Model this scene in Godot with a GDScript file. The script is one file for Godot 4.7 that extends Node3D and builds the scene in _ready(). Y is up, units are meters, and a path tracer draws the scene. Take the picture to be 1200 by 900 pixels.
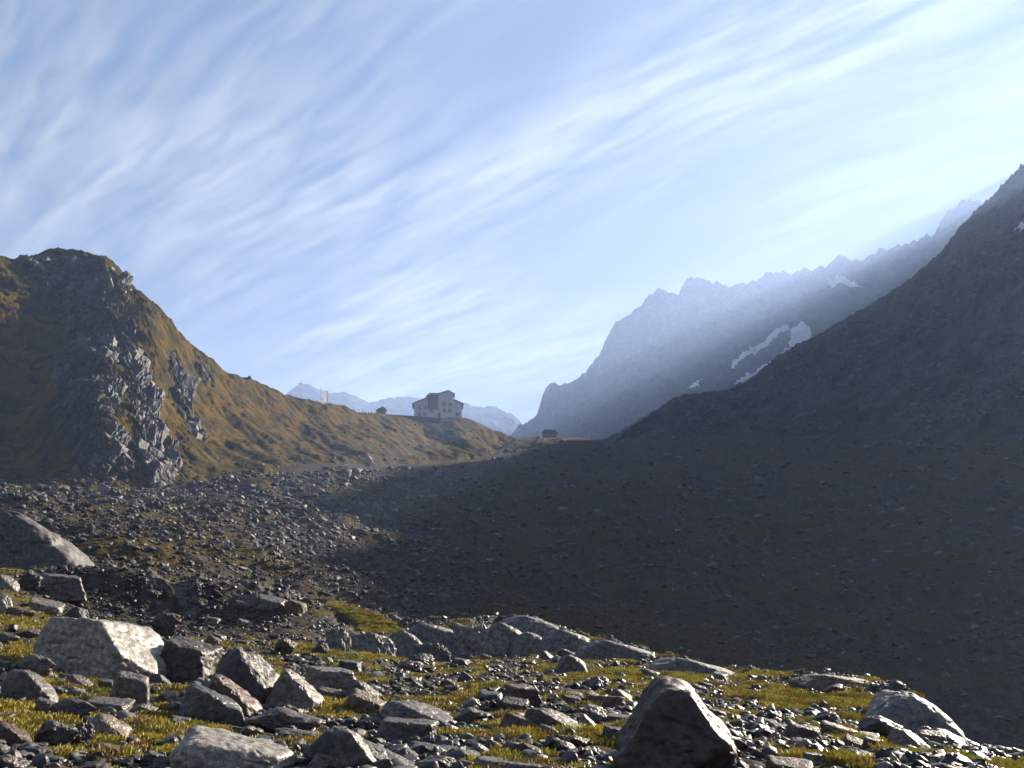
extends Node3D
# An alpine valley in the morning: a mossy, boulder-strewn flat, a stone field, a grassy hill with crags,
# a mountain hut on the saddle and hazy mountains against the light. Metres, y up, camera looks along -z.
# Terrain tables: one row for each bearing (degrees, 0 = -z, positive to the right), then pairs of
# distance and height along that bearing.
const GROUND := [
	[-49.841, 2, -0.05, 6, 0.39, 9, 0.79, 12, 0.87, 18, 1.03, 24, 1.44, 32, 2.02, 42, 2.75, 44.2, 2.25, 49, 1.25, 56, -0.25],
	[-39.66, 2, -0.05, 6, 0.28, 9.5, 0.56, 12.5, 0.67, 18, 0.87, 24, 1.33, 32, 2.01, 42, 2.83, 44.2, 2.33, 49, 1.33, 56, -0.17],
	[-30.617, 2, -0.05, 6, 0.2, 10, 0.39, 13, 0.5, 18, 0.75, 24, 1.22, 32, 1.96, 42, 2.83, 44.2, 2.33, 49, 1.33, 56, -0.17],
	[-25.314, 2, -0.05, 6, 0.17, 10, 0.33, 13, 0.43, 18, 0.67, 24, 1.1, 32, 1.83, 41, 2.65, 43.2, 2.15, 48, 1.15, 55, -0.35],
	[-21.476, 2, -0.05, 6, 0.13, 10.3, 0.25, 13.4, 0.32, 18.5, 0.51, 25, 0.84, 33.5, 1.05, 37, 2.59, 39.2, 2.09, 44, 1.09, 51, -0.41],
	[-18.263, 2, -0.05, 6, 0.1, 10.4, 0.21, 13.5, 0.26, 19, 0.39, 26, 0.62, 34, 0.75, 36.6, 2.46, 38.8, 1.96, 43.6, 0.96, 50.6, -0.54],
	[-14.53, 2, -0.05, 6, 0.08, 10.5, 0.17, 13.6, 0.2, 19, 0.32, 26.5, 0.51, 34, 0.78, 36.8, 2.14, 39, 1.64, 43.8, 0.64, 50.8, -0.86],
	[-11.1, 2, -0.05, 6, 0.07, 10.5, 0.15, 13.8, 0.16, 19, 0.27, 26.5, 0.4, 33, 0.82, 37, 1.76, 39.2, 1.26, 44, 0.26, 51, -1.24],
	[-8.032, 2, -0.05, 6, 0.07, 10.5, 0.13, 14, 0.14, 19, 0.25, 26, 0.28, 32.8, 0.32, 37, 1.33, 39.2, 0.83, 44, -0.77, 51, -3.77],
	[-5.367, 2, -0.05, 6, 0.06, 10.5, 0.12, 14, 0.13, 19, 0.22, 26, 0.11, 33, -0.04, 36.5, 0.94, 38.7, 0.44, 43.5, -1.56, 50.5, -5.56],
	[-1.794, 2, -0.05, 6, 0.06, 10.5, 0.12, 14, 0.13, 19, 0.22, 26, 0.1, 33, -0.05, 36.5, 0.94, 38.7, 0.44, 43.5, -2.06, 50.5, -8.06],
	[0.449, 2, -0.05, 6, 0.06, 10.5, 0.12, 14, 0.13, 19, 0.23, 26, 0.1, 33, -0.03, 36.5, 1.05, 38.7, 0.55, 43.5, -1.95, 50.5, -7.95],
	[2.241, 2, -0.05, 6, 0.06, 10.5, 0.12, 14, 0.12, 18.8, 0.21, 25.5, 0.08, 32, 0, 35.5, 0.71, 37.7, 0.21, 42.5, -2.29, 49.5, -8.29],
	[5.357, 2, -0.05, 6, 0.06, 10.5, 0.12, 13.9, 0.1, 18.2, 0.1, 24, -0, 29.8, -0.05, 33.5, 0.34, 35.7, -0.16, 40.5, -2.66, 47.5, -8.66],
	[8.867, 2, -0.05, 6, 0.07, 10.5, 0.14, 13.7, 0.08, 17.8, -0, 22.5, -0.07, 27, -0.1, 31, -0.04, 33.2, -0.54, 38, -3.04, 45, -9.04],
	[11.875, 2, -0.05, 6, 0.08, 10.5, 0.15, 13.5, 0.07, 17.3, -0.04, 21.5, -0.13, 25.5, -0.19, 29, -0.19, 31.2, -0.69, 36, -3.19, 43, -9.19],
	[15.633, 2, -0.05, 6, 0.09, 10.5, 0.17, 13, 0.06, 16, -0.06, 20, -0.16, 23, -0.16, 26, -0.08, 28.2, -0.58, 33, -3.08, 40, -9.08],
	[18.051, 2, -0.05, 6, 0.09, 10.5, 0.18, 12.7, 0.06, 15.4, -0.08, 18.5, -0.15, 21.5, -0.14, 24, 0.01, 26.2, -0.49, 31, -2.99, 38, -8.99],
	[19.994, 2, -0.05, 6, 0.09, 10.5, 0.18, 12.5, 0.05, 15, -0.11, 17.5, -0.21, 20, -0.19, 22, -0.07, 24.2, -0.57, 29, -3.07, 36, -9.07],
	[21.486, 2, -0.05, 6, 0.08, 10.5, 0.17, 12.2, 0.05, 14.2, -0.12, 16.2, -0.27, 18, -0.38, 20, -0.52, 22.2, -1.02, 27, -3.52, 34, -9.52],
	[22.957, 2, -0.05, 6, 0.08, 10, 0.16, 11.6, 0.04, 13.2, -0.09, 14.8, -0.22, 16.4, -0.37, 18, -0.51, 20.2, -1.01, 25, -3.51, 32, -9.51],
	[24.765, 2, -0.05, 6, 0.06, 9.5, 0.12, 11, 0.02, 12.6, -0.09, 14, -0.2, 15.4, -0.33, 17, -0.49, 19.2, -0.99, 24, -3.49, 31, -9.49],
	[29.812, 2, -0.05, 6, 0.02, 9, 0.04, 10.5, -0.1, 12, -0.25, 13.5, -0.41, 15, -0.58, 16.5, -0.77, 18.7, -1.27, 23.5, -3.77, 30.5, -9.77],
	[39.724, 2, -0.05, 6, 0.03, 8, 0.07, 10, -0.23, 12, -0.52, 13.5, -0.72, 15, -0.95, 16.5, -1.18, 18.7, -1.68, 23.5, -4.18, 30.5, -10.18],
	[53.098, 2, -0.05, 6, -0.02, 8, -0.04, 10, -0.39, 12, -0.73, 13.5, -0.97, 15, -1.24, 16.5, -1.51, 18.7, -2.01, 23.5, -4.51, 30.5, -10.51],
]
const MORAINE := [
	[-50.407, 44, 1.2, 62, 3.32, 85, 4.69, 115, 6.79, 150, 9.63, 190, 13.19, 230, 17.24, 300, 25.24],
	[-37.431, 44, 1.2, 62, 3.44, 85, 4.88, 115, 7.6, 150, 11.29, 190, 15.66, 230, 20.5, 300, 28.5],
	[-30.11, 46, 1.2, 62, 3.38, 85, 4.99, 115, 7.97, 150, 11.94, 190, 16.78, 230, 22.03, 300, 30.03],
	[-25.793, 48, 1.2, 62, 3.27, 85, 4.94, 115, 8.06, 150, 12.36, 190, 17.39, 230, 22.86, 300, 30.86],
	[-21.92, 46, 0.8, 62, 3.14, 85, 4.79, 115, 7.82, 150, 12.12, 190, 17.3, 230, 23.16, 300, 31.16],
	[-17.836, 46, 0.6, 64, 2.74, 88, 4.45, 120, 7.71, 155, 12.4, 195, 18.14, 238, 24.86, 300, 32.86],
	[-13.559, 46, 0, 66, 1.95, 92, 3.65, 125, 7.13, 165, 12.82, 215, 21.22, 275, 32.5, 330, 42.5],
	[-9.119, 48, -1, 68, 0.87, 96, 2.29, 132, 5.98, 178, 12.48, 235, 22.99, 320, 40.17, 380, 52.17],
	[-5.493, 50, -2.5, 74, -0.18, 105, 1.05, 145, 4.51, 200, 12.33, 270, 25.07, 390, 49.29, 450, 61.29],
	[-2.752, 52, -3, 78, -0.59, 112, 0.66, 158, 4.4, 220, 13.08, 305, 28.68, 440, 57.74, 510, 69.74],
	[-0.918, 54, -3.5, 82, -0.96, 120, 0.39, 168, 4.31, 238, 14.03, 335, 31.9, 480, 66.04, 545, 77.04],
	[0, 55, -3.5, 84, -1.03, 123, 0.27, 172, 4.38, 245, 14.59, 345, 33.92, 545, 82.15, 600, 84.15],
	[2.066, 56, -4, 86, -1.35, 126, -0.06, 178, 4.47, 255, 15.71, 360, 36.46, 548, 84.12, 610, 82.12],
	[5.494, 58, -4.5, 90, -1.89, 130, -0.51, 185, 4.13, 265, 16.2, 375, 38.37, 562, 84.04, 640, 88.04],
	[9.101, 58, -6, 90, -3.22, 130, -2.07, 185, 2.41, 265, 15.05, 375, 38.67, 560, 84.43, 640, 109.43],
	[13.497, 58, -7, 88, -4.86, 128, -4.25, 182, -0.09, 260, 13.19, 365, 37.41, 540, 81.5, 620, 116.5],
	[17.741, 56, -8, 84, -5.94, 122, -5.45, 175, -1.4, 250, 12.15, 348, 35.83, 510, 78.26, 590, 123.26],
	[21.803, 54, -8.5, 80, -6.8, 115, -6.17, 167, -2.15, 240, 11.83, 332, 35.92, 475, 74.77, 560, 129.77],
	[25.664, 52, -9, 76, -7.28, 108, -6.23, 158, -2.06, 228, 12.02, 315, 35.5, 440, 71.58, 530, 131.58],
	[32.671, 48, -9, 70, -7.29, 100, -6.07, 145, -1.62, 205, 11.19, 285, 33.13, 390, 67.5, 470, 127.5],
	[43.933, 46, -9, 66, -6.69, 92, -5.47, 130, -1.22, 180, 9.86, 240, 27.77, 320, 53.32, 380, 93.32],
	[58.087, 46, -9, 66, -5.33, 92, -4.36, 125, -0.89, 165, 7.19, 210, 18.38, 260, 30.04, 320, 50.04],
]
const HILL := [
	[-42.068, 200, 14, 228, 18.71, 255, 26.7, 285, 38.28, 315, 52.72, 345, 68.23, 390, 43.23, 480, -26.77],
	[-34.923, 200, 14, 228, 20.16, 258, 29.62, 275, 42, 290, 57.63, 325, 80.11, 390, 60.11, 480, -9.89],
	[-29.911, 200, 14, 228, 21.03, 262, 32.03, 276, 45.05, 285, 61.53, 322, 90.7, 380, 70.7, 480, 0.7],
	[-27.012, 200, 14, 228, 21.56, 266, 33.92, 280, 47.53, 292, 66.28, 335, 99.57, 390, 79.57, 480, 9.57],
	[-25.518, 200, 14, 228, 21.81, 266, 34.73, 284, 50.07, 297, 69.86, 346, 104.44, 400, 84.44, 480, 14.44],
	[-24.571, 200, 14, 228, 22.14, 262, 34.88, 282, 51.4, 302, 72.27, 352, 108.21, 400, 83.21, 480, 13.21],
	[-23.197, 200, 14, 228, 22.35, 247, 32.56, 268, 49.85, 299, 71.63, 350, 108.79, 395, 83.79, 480, 13.79],
	[-21.967, 200, 14, 229, 22.79, 240, 31.58, 256, 46.71, 292, 68.99, 342, 105.37, 390, 80.37, 480, 10.37],
	[-20.699, 202, 14, 231, 23.32, 241, 31.03, 256, 44.5, 288, 65.21, 338, 98.73, 385, 73.73, 480, 3.73],
	[-19.419, 204, 14, 233, 23.85, 245, 31, 262, 43.39, 290, 61.55, 326, 87.83, 370, 62.83, 480, -7.17],
	[-18.123, 206, 14, 238, 24.68, 254, 31.91, 276, 43.35, 303, 59.87, 336, 83.22, 380, 58.22, 480, -11.78],
	[-16.608, 210, 14, 246, 26.02, 264, 33.15, 288, 43.69, 318, 58.67, 350, 78.5, 400, 53.5, 490, -16.5],
	[-15.298, 220, 15, 258, 28.58, 278, 35.46, 303, 44.96, 332, 58.37, 364, 74.7, 410, 49.7, 500, -20.3],
	[-13.759, 235, 16, 276, 32.4, 297, 38.49, 322, 47.48, 350, 59.61, 380, 74.73, 430, 52.73, 520, -7.27],
	[-12.429, 250, 18, 294, 35.97, 314, 41.81, 338, 50.02, 365, 61.24, 396, 75.31, 440, 53.31, 530, -6.69],
	[-10.857, 270, 20, 315, 39.64, 334, 45.14, 356, 52.59, 382, 63.12, 410, 75.66, 455, 55.66, 540, -4.34],
	[-9.499, 285, 22, 328, 42.16, 348, 47.72, 372, 55.41, 398, 64.99, 428, 77.13, 470, 57.13, 550, -2.87],
	[-8.129, 300, 25, 346, 45.1, 366, 50.87, 390, 58.22, 418, 67.74, 452, 79.05, 490, 61.05, 570, 1.05],
	[-6.747, 325, 28, 374, 48.76, 392, 54.21, 412, 60.58, 440, 70.35, 480, 83.31, 515, 68.31, 590, 13.31],
	[-5.358, 350, 30, 402, 52.08, 420, 57.42, 440, 64.03, 464, 73.52, 492, 85.16, 525, 73.16, 600, 23.16],
	[-3.966, 375, 34, 428, 55.8, 444, 61.08, 460, 66.99, 478, 75.44, 496, 85.18, 530, 75.18, 600, 25.18],
	[-2.569, 400, 38, 450, 60.13, 464, 64.98, 476, 70.13, 488, 77.09, 502, 86.31, 535, 76.31, 610, 26.31],
	[-1.402, 420, 42, 474, 64.84, 484, 68.55, 494, 72.77, 504, 77.95, 514, 83.71, 545, 73.71, 620, 23.71],
	[-0.468, 440, 46, 500, 70.37, 508, 73.14, 516, 76.38, 523, 79.55, 530, 82.34, 560, 72.34, 630, 22.34],
	[0.701, 460, 50, 520, 73.54, 526, 75.23, 531, 76.8, 536, 78.39, 542, 80.14, 570, 70.14, 640, 20.14],
	[2.333, 480, 52, 530, 72.69, 535, 74.24, 540, 75.36, 545, 76.49, 550, 77.63, 580, 67.63, 650, 17.63],
]
const NEAR_MOUNTAIN := [
	[4.191, 470, 40, 497, 46.24, 524, 54.81, 551, 65.73, 567.2, 73.91, 578, 78.98, 728.5, 96.64, 1008, 133.45, 1308, -6.55],
	[4.893, 470, 38.64, 497.5, 45.73, 525, 55.48, 552.5, 67.89, 569, 77.2, 580, 82.97, 730.5, 101.52, 1010, 140.09, 1310, 0.09],
	[5.691, 470, 37.09, 498, 45.3, 526, 56.58, 554, 70.95, 570.8, 81.72, 582, 88.39, 732.5, 108.17, 1012, 149.17, 1312, 9.17],
	[6.537, 470, 35.45, 498.7, 44.97, 527.5, 58.06, 556.2, 74.71, 573.5, 87.21, 585, 94.94, 735.5, 116.17, 1015, 160.05, 1315, 20.05],
	[7.336, 470, 33.91, 499.5, 44.58, 529, 59.24, 558.5, 77.91, 576.2, 91.91, 588, 100.58, 738.5, 123.03, 1018, 169.33, 1318, 29.33],
	[8.183, 470, 32.27, 500, 44.24, 530, 60.69, 560, 81.62, 578, 97.32, 590, 107.04, 740.5, 130.93, 1020, 180.09, 1320, 40.09],
	[8.888, 470, 30.91, 500.5, 43.9, 531, 61.76, 561.5, 84.49, 579.8, 101.54, 592, 112.1, 742.5, 137.08, 1022, 188.42, 1322, 48.42],
	[9.905, 466.4, 30.6, 499.3, 44.16, 532.2, 62.81, 565.1, 86.54, 584.8, 104.34, 598, 115.36, 748.5, 140.83, 1028, 193.15, 1328, 53.15],
	[10.957, 459.5, 31.75, 495.6, 45.33, 531.8, 64, 567.9, 87.76, 589.5, 105.58, 604, 116.61, 754.5, 142.09, 1034, 194.46, 1334, 54.46],
	[12.19, 451.4, 33.1, 491, 46.96, 530.7, 66.02, 570.4, 90.28, 594.1, 108.48, 610, 119.74, 760.5, 145.66, 1040, 198.93, 1340, 58.93],
	[13.024, 446, 34, 487.8, 48.72, 529.5, 68.95, 571.2, 94.7, 596.3, 114.02, 613, 125.97, 763.5, 153.16, 1043, 208.97, 1343, 68.97],
	[13.722, 441.5, 34.75, 484.9, 50.32, 528.2, 71.73, 571.6, 98.99, 597.6, 119.43, 615, 132.08, 765.5, 160.55, 1045, 218.91, 1345, 78.91],
	[14.515, 435.2, 35, 480.6, 51.75, 526.1, 74.77, 571.5, 104.07, 598.8, 126.05, 617, 139.66, 767.5, 169.73, 1047, 231.29, 1347, 91.29],
	[15.341, 428, 35, 476, 52.66, 524, 76.95, 572, 107.87, 600.8, 131.05, 620, 145.41, 770.5, 176.61, 1050, 240.42, 1350, 100.42],
	[16.697, 416, 35, 467, 53.65, 518, 79.29, 569, 111.92, 599.6, 136.4, 620, 151.55, 770.5, 184.13, 1050, 250.67, 1350, 110.67],
	[17.827, 406, 35, 459.5, 54.72, 513, 81.84, 566.5, 116.35, 598.6, 142.23, 620, 158.25, 770.5, 192.34, 1050, 261.86, 1350, 121.86],
	[19.034, 395.8, 35, 451.9, 55.76, 507.9, 84.31, 564, 120.64, 597.6, 147.89, 620, 164.76, 770.5, 200.3, 1050, 272.71, 1350, 132.71],
	[20.276, 386, 35, 444.5, 56.85, 503, 86.91, 561.5, 125.15, 596.6, 153.84, 620, 171.59, 770.5, 208.67, 1050, 284.11, 1350, 144.11],
	[21.249, 378.3, 35, 438.2, 57.8, 498.1, 89.15, 558.1, 129.05, 594, 158.98, 618, 177.51, 768.5, 216.04, 1048, 294.36, 1348, 154.36],
	[22.267, 370.2, 35, 431.4, 58.91, 492.6, 91.78, 553.8, 133.62, 590.5, 164.99, 615, 184.42, 765.5, 224.72, 1045, 306.51, 1345, 166.51],
	[22.93, 365, 35, 426.8, 59.66, 488.5, 93.57, 550.2, 136.72, 587.3, 169.09, 612, 189.12, 762.5, 230.71, 1042, 315.02, 1342, 175.02],
	[23.475, 360.8, 34.64, 423.1, 60.33, 485.4, 95.65, 547.7, 140.61, 585.1, 174.33, 610, 195.2, 760.5, 238.32, 1040, 325.65, 1340, 185.65],
	[24.024, 356.6, 34.28, 419.2, 61.09, 481.8, 97.95, 544.4, 144.87, 582, 180.06, 607, 201.84, 757.5, 246.72, 1037, 337.5, 1337, 197.5],
	[24.558, 352.4, 33.92, 415.5, 61.57, 478.7, 99.6, 541.9, 148, 579.7, 184.29, 605, 206.76, 755.5, 252.93, 1035, 346.25, 1335, 206.25],
	[25.169, 347.5, 33.5, 411.1, 61.92, 474.8, 100.99, 538.4, 150.73, 576.5, 188.03, 602, 211.12, 752.5, 258.54, 1032, 354.31, 1332, 214.31],
	[25.69, 343.3, 33.14, 407.5, 62.22, 471.6, 102.21, 535.8, 153.1, 574.3, 191.27, 600, 214.9, 750.5, 263.37, 1030, 361.2, 1330, 221.2],
	[26.13, 339.8, 32.84, 404.4, 62.59, 468.9, 103.49, 533.5, 155.55, 572.2, 194.59, 598, 218.76, 748.5, 268.31, 1028, 368.24, 1328, 228.24],
	[26.65, 335.6, 32.48, 400.5, 62.89, 465.3, 104.69, 530.1, 157.9, 569.1, 197.81, 595, 222.51, 745.5, 273.21, 1025, 375.38, 1325, 235.38],
	[27.343, 330, 32, 395, 63.27, 460, 106.28, 525, 161.01, 564, 202.06, 590, 227.47, 740.5, 279.81, 1020, 385.16, 1320, 245.16],
	[28.714, 305, 31, 371.8, 59.6, 438.7, 99, 505.5, 149.1, 545.6, 186.7, 572.4, 210, 722.1, 255.5, 1000, 340, 1300, 144],
	[31.149, 285, 28, 346.7, 56.5, 408.3, 95.6, 470, 145.5, 507, 182.9, 531.6, 206, 660.6, 235.4, 900, 290, 1200, 114],
	[33.722, 255, 24, 315.1, 52.3, 375.2, 91.3, 435.3, 140.8, 471.3, 178, 495.3, 201, 602, 214.7, 800, 240, 1100, 84],
	[35.149, 250, 22, 307.4, 49.5, 364.7, 87.4, 422.1, 135.5, 456.5, 171.6, 479.4, 194, 556.6, 201.3, 700, 215, 1000, 69],
	[37.323, 240, 20, 293.8, 47.2, 347.6, 84.6, 401.4, 132.2, 433.7, 167.9, 455.2, 190, 505.9, 186.5, 600, 180, 900, 48],
	[39.336, 230, 18, 281.8, 44.1, 333.5, 79.9, 385.3, 125.6, 416.3, 159.8, 437, 181, 480.1, 170.2, 560, 150, 860, 30],
	[41.702, 210, 12, 262, 33.4, 313.9, 62.9, 365.9, 100.4, 397.1, 128.6, 417.9, 146, 446.6, 133.4, 500, 110, 800, 6],
	[48.643, 195, 6, 240.8, 24.6, 286.7, 50.1, 332.5, 82.6, 360, 106.9, 378.4, 122, 406.9, 107.3, 460, 80, 760, -12],
	[56.949, 190, 0, 229.6, 15.7, 269.2, 37.2, 308.8, 64.7, 332.5, 85.3, 348.4, 98, 380.4, 84.7, 440, 60, 740, -24],
	[66.571, 190, -6, 224.2, 7, 258.5, 24.8, 292.7, 47.5, 313.3, 64.5, 327, 75, 363, 62.8, 430, 40, 730, -36],
	[79.046, 190, -8, 221.4, 1.3, 252.9, 14, 284.3, 30.3, 303.2, 42.5, 315.8, 50, 355.7, 39.5, 430, 20, 730, -48],
]
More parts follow.
